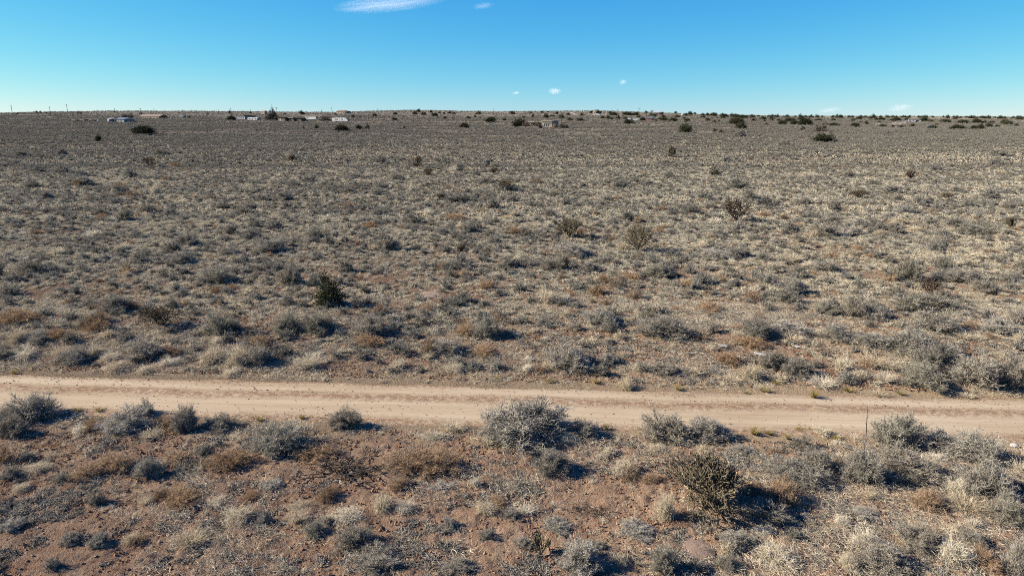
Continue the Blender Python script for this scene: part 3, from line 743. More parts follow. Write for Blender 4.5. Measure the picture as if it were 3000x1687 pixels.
# ------------------------------------------------------------------ plant meshes, kept out of the scene until they are used
def sage_pair(sd, lod):
    a = {0: (84, 24, 5), 1: (48, 16, 4), 2: (30, 11, 3), 3: (18, 8, 2)}[lod]
    s = {0: .68, 1: 1.15, 2: 1.9, 3: 2.8}[lod]
    return bush(sd, *a, h=.72, lw=.0060 * s, tw=.0045 * s, sw=.010 * (1 + .4 * lod), leaf=(.045, .10 + .015 * lod), leaf_mat=M['sage_lit'] if lod == 0 else M['sage'], stem_mat=M['sage_stem'], sides=3)
def brown_pair(sd, lod):
    a = {0: (110, 18, 2), 1: (60, 11, 1), 2: (40, 10, 1), 3: (12, 5, 1)}[lod]
    s = {0: 1, 1: 1.6, 2: 2.6, 3: 4.5}[lod]
    return bush(sd, *a, h=.62, lw=.0036 * s, tw=.0032 * s, sw=.006 * (1 + .4 * lod), leaf=(.03, .07), leaf_mat=M['brown'], stem_mat=M['brown'], sides=3, fill=.6, spread=.05)
def pale_mesh(sd, lod, which):
    if which % 3 != 2:
        return tangle(sd, {0: 520, 1: 260, 2: 90}[lod], .58, {0: .0042, 1: .0075, 2: .016}[lod], M['pale'], {0: 6, 1: 5, 2: 4}[lod])
    return joined(tuft(sd, {0: 380, 1: 200, 2: 80}[lod], .75, {0: .0045, 1: .0075, 2: .015}[lod], M['pale'], None, 1.25, 4, .5), tangle(sd + 5, {0: 60, 1: 30, 2: 12}[lod], .4, .009, M['pale'], 4))
def two(pair, name): return pair[0].mesh(name + '_stems'), pair[1].mesh(name + '_foliage')
def one(pair, name): return joined(*pair).mesh(name)

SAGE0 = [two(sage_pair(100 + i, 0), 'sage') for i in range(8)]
SAGE1 = [one(sage_pair(130 + i, 1), 'sage') for i in range(8)]
SAGE2 = [one(sage_pair(160 + i, 2), 'sage') for i in range(6)]
SAGE3 = [one(sage_pair(180 + i, 3), 'sage') for i in range(6)]
BROWN0 = [two(brown_pair(200 + i, 0), 'brown') for i in range(5)]
BROWN1 = [one(brown_pair(230 + i, 1), 'brown') for i in range(6)]
BROWN2 = [one(brown_pair(260 + i, 2), 'brown') for i in range(5)]
PALE0 = [pale_mesh(300 + i, 0, i).mesh('pale') for i in range(9)]
PALE1 = [pale_mesh(330 + i, 1, i).mesh('pale') for i in range(9)]
PALE2 = [pale_mesh(360 + i, 2, i).mesh('pale') for i in range(6)]
YEL = [tuft(400 + i, 150, .8, .012, M['yellow'], None, 1.1, 3, .2).mesh('yellow') for i in range(3)]

# ------------------------------------------------------------------ words for the labels
LANDMARKS = []           # phrase, x, y
def landmark(phrase, x, y): LANDMARKS.append((phrase, x, y))
ORD = ['nearest', 'second nearest', 'third nearest', 'fourth nearest', 'fifth nearest', 'sixth nearest', 'seventh nearest', 'eighth nearest', 'ninth nearest', 'tenth nearest', 'eleventh nearest', 'twelfth nearest',
       'thirteenth nearest', 'fourteenth nearest', 'fifteenth nearest', 'sixteenth nearest', 'seventeenth nearest', 'eighteenth nearest', 'nineteenth nearest', 'twentieth nearest', 'twenty-first nearest', 'twenty-second nearest', 'twenty-third nearest', 'twenty-fourth nearest', 'twenty-fifth nearest', 'twenty-sixth nearest', 'twenty-seventh nearest',
       'twenty-eighth nearest', 'twenty-ninth nearest', 'thirtieth nearest', 'thirty-first nearest', 'thirty-second nearest', 'thirty-third nearest', 'thirty-fourth nearest', 'thirty-fifth nearest']
def wording(items, look):
    """items: (object, x, y); look(object): how it looks. The label says where it stands by the nearest landmark, and among its likes there, how near."""
    rows = {}
    for o, x, y in items:
        best = min(LANDMARKS, key=lambda L: math.hypot((x / y - L[1] / L[2]) * 1.6, math.log(y / L[2]) * .8))
        du, dd = (x / y - best[1] / best[2]) * 1.6, math.log(y / best[2]) * .8
        if abs(du) > abs(dd) * 1.1: rel = 'on the shadow side of' if du > 0 else 'on the sunlit side of'
        else: rel = 'behind' if dd > 0 else 'in front of'
        L = look(o)
        rows.setdefault((L, rel, best[0]), []).append((math.hypot(x - best[1], y - best[2]), o))
    for (L, rel, ph), v in rows.items():
        v.sort(key=lambda q: q[0])
        for i, (_d, o) in enumerate(v):
            if len(v) == 1: o['label'] = f'{L} {rel} {ph}'
            else: o['label'] = f'{L}, {ORD[min(i, len(ORD) - 1)]} {rel} {ph}'

# ------------------------------------------------------------------ special plants
def make_cholla(code, label, kind, sd):
    x, y, w, h = spot(code)
    px = w / y * F
    big = px > 150
    root = empty('cholla_cactus', (x, y, float(macro(x, y)) - .02), 0, (1, 1, 1), label=label, category='cactus', group='cholla cacti scattered over the plain')
    jm = {'joint': M['cholla'], 'fan': M['bare'] if False else M['cholla'], 'red': M['reddish']}[kind]
    if kind == 'joint': limbs, depth, joint, rad = (10 if big else 12), (8 if big else 5), h * (.105 if big else .155), h * (.0115 if big else .015)
    elif kind == 'red': limbs, depth, joint, rad = 11, 5, h * .155, h * .0145
    else: limbs, depth, joint, rad = (12, 6, h * .135, h * .0075) if sd != 19 else (4, 7, h * .13, h * .012)
    rad = max(rad, .010 + .00018 * y)
    L = cholla_limbs(sd * 7 + 3, h, w / 2, limbs, depth, joint, rad, .5 if kind != 'fan' else .40, (.66, .16) if kind == 'joint' else (.60, .12))
    allp = np.array([j[1] for js, _ in L for j in js])
    ext = max(np.percentile(np.abs(allp[:, :2]), 96), .1); top = allp[:, 2].max()
    fx, fz = (w / 2) / ext, h / top
    tr = MB()
    tr.tubes(np.array([[[0, 0, -.1], [.01, 0, h * .1], [0, .01, h * .22]]]), np.array((rad * 2.2, rad * 2.0, rad * 1.4)), M['bark'], 7)
    obj('trunk', tr.mesh('trunk', True), root)
    fr = 0; r = np.random.default_rng(sd)
    for js, tips in L:
        js = [(p * (fx, fx, fz), q * (fx, fx, fz), rr) for p, q, rr in js]
        b = obj('branch', joints_mesh(js, jm, 6 if big else (4 if px > 60 else 3), 22 if big else 0, sd, M['spine']).mesh('branch', True), root)
        if kind == 'joint' and big:
            for p, d in tips:
                if r.random() < .40 and fr < 30:
                    fr += 1
                    p = np.array(p) * (fx, fx, fz)
                    f = MB(); e = np.array(d) * .045
                    f.tubes(np.array([[p, p + e * .35, p + e * .8, p + e]]), np.array((.012, .021, .023, .012)), M['fruit'], 6)
                    obj('fruit', f.mesh('fruit', True), b)
    return root, x, y
NAMES_L = {0: 'the tall fruiting cholla', 1: 'the bare fan-shaped cholla', 2: 'the wide dark cholla', 3: 'the lopsided reddish cholla', 4: 'the round reddish cholla', 5: 'the grey-green cholla', 6: 'the compact red cholla',
           7: 'the narrow upright cholla', 9: 'the low spreading cholla', 10: 'the lone small reddish cholla', 15: 'the bare open cholla', 18: 'the dying cholla', 16: 'the sparse twiggy cholla'}
for i, c in enumerate(CHOLLA):
    o, x, y = make_cholla(*c)
    if i in NAMES_L: landmark(NAMES_L[i], x, y)

for i, (code, lab) in enumerate(GREEN):
    x, y, w, h = spot(code)
    root = empty('juniper_bush', (x, y, float(macro(x, y)) - .03), .7 * i, (w, w, h / .8), label=lab, category='bush', group='green bushes among the grey shrubs')
    lb, c = leafball(510 + i, 60 if i == 0 else 24, 40 if i == 0 else 16, .055 if i == 0 else .1, .82, .02, M['oliveb'])
    tr = MB(); n = 16
    tr.tubes(np.stack([np.zeros((n, 3)) + np.array([0, 0, -.03]), c[:n] * .8], 1), np.array((.02, .006)), M['bark'], 4)
    obj('trunk', tr.mesh('trunk'), root); obj('crown', lb.mesh('crown'), root)
    if i == 0: landmark('the young juniper bush', x, y)

# dead wood
def dead_pile(code, label, mat, sd, n, hh, name='dead_brush'):
    x, y, w, h = spot(code)
    r = np.random.default_rng(sd); mb = MB()
    az = r.uniform(0, 2 * pi, n); L = r.uniform(.25, .55, n)
    st = np.stack([.3 * r.normal(size=n) * .5, .12 * r.normal(size=n), .02 + .1 * r.random(n)], -1)
    en = st + np.stack([L * np.cos(az), L * np.sin(az) * .6, r.uniform(0, 1, n) * hh], -1)
    ctl = (st + en) / 2 + .10 * r.normal(size=(n, 3)); 
    P = bez(st, ctl, en, 5); P[..., 2] = np.maximum(P[..., 2], .0)
    mb.tubes(P, np.array((.011, .0095, .008, .006, .003)), mat, 5)
    q = P[:, 3]; q = np.repeat(q, 3, 0); d = unit(r.normal(size=q.shape) + np.array([0, 0, .3])) * r.uniform(.06, .2, (len(q), 1))
    e = q + d; e[:, 2] = np.maximum(e[:, 2], .01)
    mb.tubes(bez(q, (q + e) / 2 + .03 * r.normal(size=q.shape), e, 3), np.array((.007, .006, .003)), mat, 3)
    root = empty(name, (x, y, float(macro(x, y))), r.uniform(-.3, .3), (w, w, w * .6), label=label, category='dead brush', group='heaps of dead wood')
    obj('branches', mb.mesh('branches'), root)['kind'] = 'stuff'
    litter = tuft(sd + 50, 120, hh * .5, .012, M['darktuft'], None, 1.4, 3, .6, 5)
    obj('litter', litter.mesh('litter'), root)['kind'] = 'stuff'
    put(x, y, w)
    return x, y
q = dead_pile('G 2620 685 540 130', 'long heap of blackened dead cholla wood on bare soil in front of the road', M['deadwood'], 600, 40, .13); landmark('the dead wood heap', *q)
dead_pile('H 1790 930 190 140', 'low dark dead brush heap beside a spidery dead one', M['deadwood'], 601, 34, .25)
q = dead_pile('H 1960 940 200 170', 'spidery black dead bush with arched branches on bare soil', M['deadwood'], 602, 34, .38); landmark('the spidery dead bush', *q)
dead_pile('H 760 760 240 150', 'bleached dead branches spreading in front of a broad brown bush', M['greywood'], 603, 26, .35)
q = dead_pile('E 580 555 290 95', 'flattened dark dead brush heap just beyond the road', M['deadwood'], 604, 55, .2); landmark('the flattened dead brush', *q)
dead_pile('D 1130 72 300 60', 'dark grey matted dead brush in the grass beyond the road', M['darktuft'], 605, 50, .16)
dead_pile('I 870 1130 170 90', 'dark charred dead twigs under a small grey shrub', M['deadwood'], 606, 24, .3)
dead_pile('F 330 715 170 30', 'thin black dead branches lying on red soil beside a white board', M['deadwood'], 607, 12, .12)
dead_pile('F 1130 860 110 150', 'leaning dark dead branch among straw heaps beyond the road', M['deadwood'], 608, 9, .55)

x, y, w, h = spot('E 770 552 115 18')
st = MB()
pts = np.array([[[-.5, .02, .05], [-.3, 0, .03], [-.1, -.02, .03], [.1, -.03, .05], [.28, -.02, .04], [.42, .03, .07], [.5, .1, .14]]]) * np.array([w, w, w])
st.tubes(pts, np.array((.02, .03, .032, .03, .03, .024, .012)), solid('pale_bark', (.50, .46, .30), .8, .3, 9), 7)
st.tubes(np.array([[[-.3, 0, .03], [-.38, .05, .1], [-.36, .1, .16]]]) * w, np.array((.02, .016, .008)), M['greywood'], 6)
obj('fallen_branch', st.mesh('fallen_branch', True), None, (x, y, float(macro(x, y)) + .0), label='pale bent fallen branch lying in dark grass beyond the road', category='branch')
landmark('the pale fallen branch', x, y)
white = solid('white_board_paint', (.50, .48, .44), .7, .25, 5)
for code, lab in (('F 300 695 62 16', 'white weathered board lying on red soil beside black dead branches'), ('F 580 760 82 16', 'longer white board lying on red soil in front of a grey shrub'), ('F 865 697 34 14', 'short white board scrap on soil beside a straw clump')):
    x, y, w, h = spot(code); mb = MB()
    mb.box((0, 0, .035), (w, .16, .025), white); mb.box((-.1 * w, .02, .012), (w * .3, .08, .02), white)
    o = obj('white_board', mb.mesh('white_board'), None, (x, y, float(macro(x, y)) + .025), label=lab, category='board', group='white board scraps beyond the road')
    o.rotation_euler = (.25, .08, rng.uniform(-.3, .3))
x, y, w, h = spot('I 1380 372 16 180')
st = MB(); st.tubes(np.array([[[0, 0, -.05], [-.02, 0, .35], [-.05, .0, .7], [-.08, 0, h if h > 1 else 1.1]]]), np.array((.014, .012, .010, .004)), M['deadwood'], 6)
st.tubes(np.array([[[-.05, 0, .7], [.0, 0, .86]], [[-.03, 0, .5], [-.09, 0, .62]]]), np.array((.007, .002)), M['deadwood'], 4)
obj('dry_stalk', st.mesh('dry_stalk', True), None, (x, y, float(macro(x, y))), label='thin tall dry flower stalk beside the biggest grey shrub at the road edge', category='stalk')
x, y, w, h = spot('I 2500 415 62 45')
rk = MB(); u = np.linspace(0, 2 * pi, 12, endpoint=False); vv = np.linspace(0, pi, 8)
sph = np.array([[sin(b) * cos(a), sin(b) * sin(a), cos(b)] for b in vv for a in u])
sphf = np.array([[i * 12 + j, (i + 1) * 12 + j, (i + 1) * 12 + (j + 1) % 12, i * 12 + (j + 1) % 12] for i in range(7) for j in range(12)])
d = 1 + .25 * N1.fbm(sph[:, 0] * 1.7 + 5, sph[:, 1] * 1.7 + sph[:, 2] * 2.3, 2)
rk.add(sph * d[:, None] * np.array([w * .5, w * .4, w * .3]), [sphf], solid('pale_stone', (.42, .39, .35), .9, .25, 6))
obj('pale_rock', rk.mesh('pale_rock', True), None, (x, y, float(macro(x, y)) + w * .15), label='pale rock at the near road edge behind grey shrubs', category='rock')
for i, (code, mh) in enumerate(MOUNDS):
    x, y, w, h = spot(code); mb = MB()
    rr = np.linspace(0, 1, 14); aa = np.linspace(0, 2 * pi, 40, endpoint=False)
    RR, AA = np.meshgrid(rr, aa, indexing='ij')
    rad = RR * w * .5 * (1 + .35 * N2.fbm(np.cos(AA) * 1.6 + i * 9, np.sin(AA) * 1.6, 2))
    XX, YY = rad * np.cos(AA), rad * np.sin(AA) * 1.35
    ZZ = mh * (1 - RR ** 2) * (1 + .2 * N1.at(XX / .1, YY / .1)) - .05 * RR ** 6
    ZZ += macro(x + XX, y + YY) - macro(x, y) + .052 * (1 - RR ** 2) - .012
    ii = np.arange(14 * 40).reshape(14, 40); jj = np.roll(ii, -1, 1)
    mb.add(np.stack([XX, YY, ZZ], -1), [np.stack([ii[:-1], ii[1:], jj[1:], jj[:-1]], -1).reshape(-1, 4)], solid('ant_gravel' if i == 0 else 'ant_gravel_pale', (.25, .172, .125), .95, .45, 60, 0, .9))
    obj('ant_mound', mb.mesh('ant_mound', True), None, (x, y, float(macro(x, y))), label=['bare pinkish gravel ant mound in front of the tall fruiting cholla', 'bare pale gravel ant mound in grass beyond the road'][i], category='ant mound', group='bare gravel ant mounds')
    landmark(['the pinkish ant mound', 'the pale ant mound'][i], x, y)

exec_later = []
# ------------------------------------------------------------------ buildings, far off; every measure in photo pixels at the site's own distance
MB_WHITE = solid('white_siding', (0.381, 0.386, 0.390), .5, .05, 2)
MB_METAL = solid('galvanised_roof', (0.288, 0.298, 0.309), .35, .1, 2, .6)
MB_TAN = solid('tan_stucco', (0.286, 0.239, 0.190), .9, .08, 2)
MB_CREAM = solid('cream_stucco', (0.288, 0.257, 0.206), .9, .08, 2)
MB_BROWN = solid('brown_boards', (.085, .062, .048), .9, .25, 4)
MB_ROOF = solid('brown_shingle', (0.168, 0.109, 0.080), .9, .15, 4)
MB_RED = solid('red_paint', (.30, .035, .03), .6, .1, 3)
MB_BLUE = solid('blue_siding', (0.141, 0.172, 0.214), .6, .08, 3)
MB_GLASS = solid('dark_glass', (.025, .03, .036), .12, .05, 2)
MB_GREY = solid('grey_boards', (.28, .26, .24), .85, .2, 4)
MB_TYRE = solid('black_rubber', (.025, .025, .025), .8, .1, 4)
class Site:
    def __init__(s, name, px, row, label, cat, group=None, rz=-.5):
        s.x, s.y, z, t = hit(px, row); s.k = t / F; s.z = z; s.c = 1 / cos(rz)
        s.root = empty(name, (s.x, s.y, z), rz, label=label, category=cat)
        if group: s.root['group'] = group
    def box(s, name, mat, x0, x1, z0, z1, d0, d1, parent=None):
        """x and z in photo pixels about the site, depth d in metres (+ away)"""
        k = s.k; mb = MB()
        mb.box(((x0 + x1) / 2 * k * s.c, (d0 + d1) / 2, (z0 + z1) / 2 * k), ((x1 - x0) * k * s.c, d1 - d0, (z1 - z0) * k), mat)
        return obj(name, mb.mesh(name), parent or s.root)
    def gable(s, name, mat, x0, x1, z0, z1, d0, d1, parent=None, over=.4):
        """a roof whose ridge runs along x"""
        k = s.k; mb = MB(); a, b = x0 * k * s.c - over, x1 * k * s.c + over; c, e = d0 - over, d1 + over; m = (c + e) / 2; t = .22
        v = [(a, c, z0 * k), (b, c, z0 * k), (b, e, z0 * k), (a, e, z0 * k), (a, m, z1 * k), (b, m, z1 * k)]
        v += [(p, q, r_ - t) for p, q, r_ in v[:4]]
        mb.add(v, [np.array([(0, 1, 5, 4), (2, 3, 4, 5), (6, 9, 8, 7), (0, 6, 7, 1), (1, 7, 8, 2), (2, 8, 9, 3), (3, 9, 6, 0)]), np.array([(0, 4, 3), (1, 2, 5)])], mat)
        return obj(name, mb.mesh(name), parent or s.root)
    def window(s, x0, x1, z0, z1, d, frame=None):
        f = s.box('window', frame or MB_WHITE, x0, x1, z0, z1, d - .08, d + .02)
        ins = min(x1 - x0, z1 - z0) * .14
        s.box('pane', MB_GLASS, x0 + ins, x1 - ins, z0 + ins, z1 - ins, d - .10, d - .081, f)
    def tube(s, name, mat, pts, r, sides=10, parent=None):
        mb = MB(); p = np.array([[(x * s.k * s.c, d, z * s.k) for x, d, z in pts]]); mb.tubes(p, r * s.k, mat, sides)
        return obj(name, mb.mesh(name, True), parent or s.root)

# pueblo house with garden wall
s = Site('adobe_house', 1602, 374, 'tan flat-roofed pueblo house with three pale windows behind a garden wall', 'house')
s.box('wall', MB_TAN, -15, 15, 0, 18.5, 0, 9); s.box('parapet', MB_TAN, -15.6, 15.6, 16.8, 19.5, -.25, 9.25)
s.box('wing_wall', MB_TAN, -58, -15.7, 0, 14.5, 3.4, 10); s.box('wing_roof', MB_GREY, -59, -15.7, 14.6, 16.4, 1.0, 10.3)
for q in (-54, -44, -34, -24, -17): s.box('porch_post', MB_BROWN, q - .5, q + .5, 0, 14.5, 1.2, 1.5)
for q in (-51, -30): s.box('door', MB_BROWN, q - 1.8, q + 1.8, 0, 9.5, 3.3, 3.39)
for q in (-42, -23): s.window(q - 2.5, q + 2.5, 4, 10, 3.4)
for q in (-7, -1.5, 4): s.window(q - 1.9, q + 1.9, 3, 11.5, 0)
for q in (-11, -7, -3, 1, 5, 9, 12.5): s.tube('roof_beam', MB_BROWN, ((q, .3, 15.4), (q, -1.2, 15.4)), .55, 7)
s.box('chimney', MB_TAN, 8, 11, 19, 22, 5, 6); landmark('the adobe house', s.x, s.y)
s2 = Site('garden_wall', 1560, 376, 'low tan garden wall with a white end in front of the adobe house', 'wall', None, -.25)
s2.box('wall_run', MB_TAN, -22, 17, 0, 4.6, 0, .5); s2.box('white_gate_wall', MB_CREAM, -38, -22.2, 0, 5.4, -.05, .45)
for q in (-22.1, 17.3): s2.box('pillar', MB_TAN, q - .9, q + .9, 0, 6, -.12, .62)

s = Site('ranch_house', 350, 358.5, 'low blue-sided ranch house with bright metal roof beside a white tank', 'house')
s.box('wall', MB_BLUE, -19, 20, 0, 9, 0, 9); s.gable('roof', MB_METAL, -19, 20, 8.5, 13.5, 0, 9)
s.box('carport_roof', MB_TAN, -40, -19.5, 11.5, 12.6, 0, 8)
for q in (-39, -30, -20.2): s.box('carport_post', MB_BROWN, q - .4, q + .4, 0, 11.5, .4, .7)
for q in (-13, -4, 9): s.window(q - 2, q + 2, 3, 7, 0)
s.box('door', MB_BROWN, 2, 4.6, 0, 7, -.06, .02); landmark('the blue ranch house', s.x, s.y)
s = Site('water_tank', 315, 358.5, 'squat pale blue-white water tank beside the ranch house carport', 'tank')
s.tube('tank_shell', MB_BLUE, ((0, 3, 0), (0, 3, 7.5), (0, 3, 8.5)), np.array((8.5, 8.5, 8.0)), 20); s.tube('lid', MB_WHITE, ((0, 3, 8.6), (0, 3, 10), (0, 3, 11)), np.array((8.2, 5.5, 1.2)), 20)
s = Site('brown_house', 436, 346, 'long low brown-roofed house on the slope behind the ranch house', 'house')
s.box('wall', MB_CREAM, -38, 40, 0, 4.5, 0, 10); s.gable('roof', MB_ROOF, -40, 43, 4.3, 9.8, 0, 10)
for q in (-30, -14, 5, 22, 33): s.window(q - 1.5, q + 1.5, 1, 3.4, 0)
s = Site('small_shed', 531, 346, 'small grey shed between dark bushes on the slope', 'shed')
s.box('wall', MB_GREY, -6, 6, 0, 5, 0, 4); s.gable('roof', MB_METAL, -6, 6, 5, 7, 0, 4); s.box('door', MB_WHITE, -5, -2.5, 0, 4, -.06, .02)
s = Site('blue_house', 704, 351, 'blue-grey house with white trim beside a big dark bush', 'house')
s.box('wall', MB_BLUE, -17, 17, 0, 10.5, 0, 8); s.box('roof', MB_BROWN, -18, 18, 10.6, 12.4, -.6, 8.6)
for q in (-16.3, -8, 0, 8, 16.3): s.box('trim', MB_WHITE, q - .8, q + .8, 0, 10.4, -.10, -.005)
for q in (-12, -4, 4, 12): s.window(q - 1.8, q + 1.8, 3.5, 8, 0)
landmark('the blue-grey house', s.x, s.y)
s = Site('white_trailer', 739, 353, 'long white-roofed trailer home in front of the blue-grey house', 'trailer', 'white trailers on the plain')
s.box('body', MB_WHITE, -17, 18, 1, 6.5, 0, 4); s.gable('roof', MB_WHITE, -17, 18, 6.5, 8.6, 0, 4, None, .2)
for q in (-10, 2, 12): s.window(q - 1.4, q + 1.4, 2.8, 5.2, 0, MB_GREY)
s.box('skirting', MB_GREY, -17, 18, 0, .95, .1, 3.9)
s = Site('cream_cabin', 770, 335, 'tiny cream cabin on the skyline behind the bare brown tree', 'cabin')
s.box('wall', MB_CREAM, -6.5, 6.5, 0, 8, 0, 5); s.gable('roof', MB_TAN, -6.5, 6.5, 8, 10.5, 0, 5, None, .3); s.window(-3, 0, 3, 6, 0)
for i, (a, b, hgt, lab) in enumerate(((812, 838, 11, 'dark brown board barn beside the bare brown tree'), (841, 862, 9.5, 'dark weathered shed between two others in the corral'), (865, 884, 8.5, 'low dark shed at the trailer end of the corral'))):
    s = Site('dark_shed', (a + b) / 2, 356, lab, 'shed', 'dark sheds of the corral'); hw = (b - a) / 2
    s.box('wall', MB_BROWN, -hw, hw, 0, hgt, 0, 6); s.box('roof', MB_GREY if i == 1 else MB_BROWN, -hw - .8, hw + .8, hgt + .1, hgt + 1.2, -.8, 6.5)
    s.box('door', MB_GREY, -hw * .5, -hw * .1, 0, hgt * .7, -.08, .02)
    if i == 0: landmark('the dark barn', s.x, s.y)
s = Site('white_trailer', 910, 352, 'plain white box trailer between the corral and the motorhome', 'trailer', 'white trailers on the plain')
s.box('body', MB_WHITE, -18, 18, 2, 9.5, 0, 3); s.box('roof', MB_METAL, -18.2, 18.2, 9.6, 10.2, -.1, 3.1)
for q in (8, 11.5): s.tube('wheel', MB_TYRE, ((q, -.05, 1.3), (q, .25, 1.3)), 1.3, 12)
s.window(-12, -8, 5, 7.5, 0, MB_GREY); s.box('hitch', MB_GREY, -22, -18.2, 2, 2.6, 1.3, 1.6)
s = Site('parked_car', 930, 355, 'small pale car parked beside the plain white box trailer', 'car')
s.box('body', MB_CREAM, -5.5, 5.5, 1, 3, 0, 1.8); s.box('cabin', MB_GLASS, -3, 2.6, 3.05, 4.8, .15, 1.65); s.box('roof', MB_CREAM, -2.6, 2.2, 4.85, 5.1, .15, 1.65)
for q in (-3.5, 3.5): s.tube('wheel', MB_TYRE, ((q, -.05, 1), (q, .25, 1)), 1.0, 12)
s = Site('motorhome', 996, 358, 'white motorhome with three dark windows and roof vents', 'motorhome')
s.box('body', MB_WHITE, -26, 17, 2, 12, 0, 3); s.box('cab', MB_WHITE, 17.1, 25, 1.6, 8.2, .1, 2.9); s.box('over_cab', MB_WHITE, 17.1, 21.5, 8.3, 11.8, .05, 2.95); s.box('windscreen', MB_GLASS, 25.05, 25.4, 5, 8, .3, 2.7)
for q in (-15, -9, 7.5): s.window(q - 2.6, q + 2.6, 6.2, 9.4, 0, MB_GREY)
s.box('door', MB_GREY, -1.8, 1, 2.4, 10, -.05, .01); s.box('stripe', MB_BLUE, -25.9, 16.9, 3.6, 4.3, -.03, .0)
for q in (-12, 0, 9): s.box('roof_vent', MB_WHITE, q - 1.5, q + 1.5, 12.1, 13.2, 1, 2)
for q in (-15, -11.5, 20): s.tube('wheel', MB_TYRE, ((q, -.06, 1.5), (q, .3, 1.5)), 1.5, 12)
landmark('the motorhome', s.x, s.y)
s = Site('hill_house', 1000, 333, 'brown gabled house on the skyline behind the motorhome', 'house')
s.box('wall', MB_TAN, -16, 17, 0, 5.5, 0, 10); s.gable('roof', MB_ROOF, -17, 8, 5.4, 9.5, 0, 10); s.gable('porch_roof', MB_ROOF, 8.5, 18, 5.3, 7.6, -1, 8)
for q in (-10, 0, 12): s.window(q - 1.4, q + 1.4, 1.5, 4, 0)
landmark('the gabled hill house', s.x, s.y)
s = Site('hilltop_house', 1745, 333, 'cream two-storey house among junipers on the skyline', 'house')
s.box('wall', MB_CREAM, -8, 8, 0, 7, 0, 8); s.box('upper_wall', MB_CREAM, -5, 4, 7.05, 10, 1, 7); s.box('roof', MB_TAN, -5.6, 4.6, 10.05, 10.8, .6, 7.4); s.window(-6, -3, 2, 5, 0); s.window(2, 5, 2, 5, 0); s.window(-2.5, .5, 8, 9.6, 1)
landmark('the cream hilltop house', s.x, s.y)
s = Site('white_trailer', 1748, 339.5, 'small white trailer on the slope below the cream hilltop house', 'trailer', 'white trailers on the plain')
s.box('body', MB_WHITE, -9, 5, 1, 6, 0, 3); s.box('cab', MB_WHITE, 5.1, 9, 1, 4, .1, 2.9); s.window(-6, -3, 3, 5, 0, MB_GREY)
for q in (-5, 6.5): s.tube('wheel', MB_TYRE, ((q, -.05, .8), (q, .25, .8)), .8, 12)
s = Site('white_tank', 1840, 357, 'round white water tank behind two dark junipers', 'tank')
s.tube('tank_shell', MB_WHITE, ((0, 4, 0), (0, 4, 8)), np.array((7.5, 7.5)), 20); s.tube('dome', MB_WHITE, ((0, 4, 8.05), (0, 4, 9.6), (0, 4, 10.4)), np.array((7.4, 5, 1)), 20)
landmark('the round white tank', s.x, s.y)
s = Site('white_trailer', 1864, 354, 'white camper trailer beside the round white tank', 'trailer', 'white trailers on the plain')
s.box('body', MB_WHITE, -8, 8, 1.2, 7.5, 0, 3); s.box('roof', MB_METAL, -8, 8, 7.55, 8, -.05, 3.05); s.window(-5, -1.5, 4, 6.4, 0, MB_GREY); s.box('door', MB_GREY, 2, 4, 1.4, 6.6, -.05, .01); s.tube('wheel', MB_TYRE, ((0, -.05, 1), (0, .25, 1)), 1, 12)
s = Site('red_shed', 1902, 355, 'dark red shed with a grey metal roof among junipers', 'shed')
s.box('wall', MB_RED, -6, 6, 0, 8, 0, 6); s.gable('roof', MB_METAL, -6.4, 6.4, 8, 11.6, 0, 6); s.box('door', MB_BROWN, -1.6, 1.6, 0, 5.5, -.08, .02); s.window(2.5, 4.7, 3, 5.5, 0)
landmark('the red shed', s.x, s.y)
s = Site('white_barn', 1924, 333, 'long white-roofed building on the skyline beyond the red shed', 'building')
s.box('wall', MB_CREAM, -13, 13, 0, 3, 0, 9); s.gable('roof', MB_WHITE, -13, 13, 3, 5.6, 0, 9); s.box('door', MB_GREY, -2, 2, 0, 2.4, -.08, .02)
s = Site('white_dome', 1998, 338.5, 'small white domed building near the skyline among junipers', 'building')
s.tube('shell', MB_WHITE, ((0, 4, 0), (0, 4, 2.6), (0, 4, 4.6), (0, 4, 5.6)), np.array((6, 5.6, 3.8, 1.2)), 20); s.box('door', MB_GREY, -1, 1, 0, 2.4, -.9, -.7)
s = Site('stucco_house', 2672, 358.5, 'white stucco house on pale bare ground with a grey annexe', 'house')
s.box('wall', MB_WHITE, -9, 8, 0, 8, 0, 8); s.box('roof', MB_CREAM, -9.5, 8.5, 8.05, 8.9, -.4, 8.4); s.box('annexe', MB_GREY, 8.1, 20, 0, 6, 1, 7); s.box('porch', MB_WHITE, -22, -9.1, 0, 3.5, 1, 6)
for q in (-5, 2): s.window(q - 1.5, q + 1.5, 3, 6, 0)
landmark('the white stucco house', s.x, s.y)
s = Site('white_trailer', 2571, 366.5, 'tiny white trailer beside dark junipers short of the stucco house', 'trailer', 'white trailers on the plain')
s.box('body', MB_WHITE, -5, 5, 1, 5, 0, 3); s.window(-3, 0, 2.6, 4.2, 0, MB_GREY); s.tube('wheel', MB_TYRE, ((1, -.05, .8), (1, .25, .8)), .8, 12)
s = Site('white_sign', 2716, 378, 'white leaning sign board beside a low dark juniper', 'sign')
s.box('board', MB_WHITE, -2, 2, 3, 8.5, 0, .12); s.box('post', MB_GREY, -.4, .4, 0, 6, .13, .3); s.root.rotation_euler = (0, .3, 0)

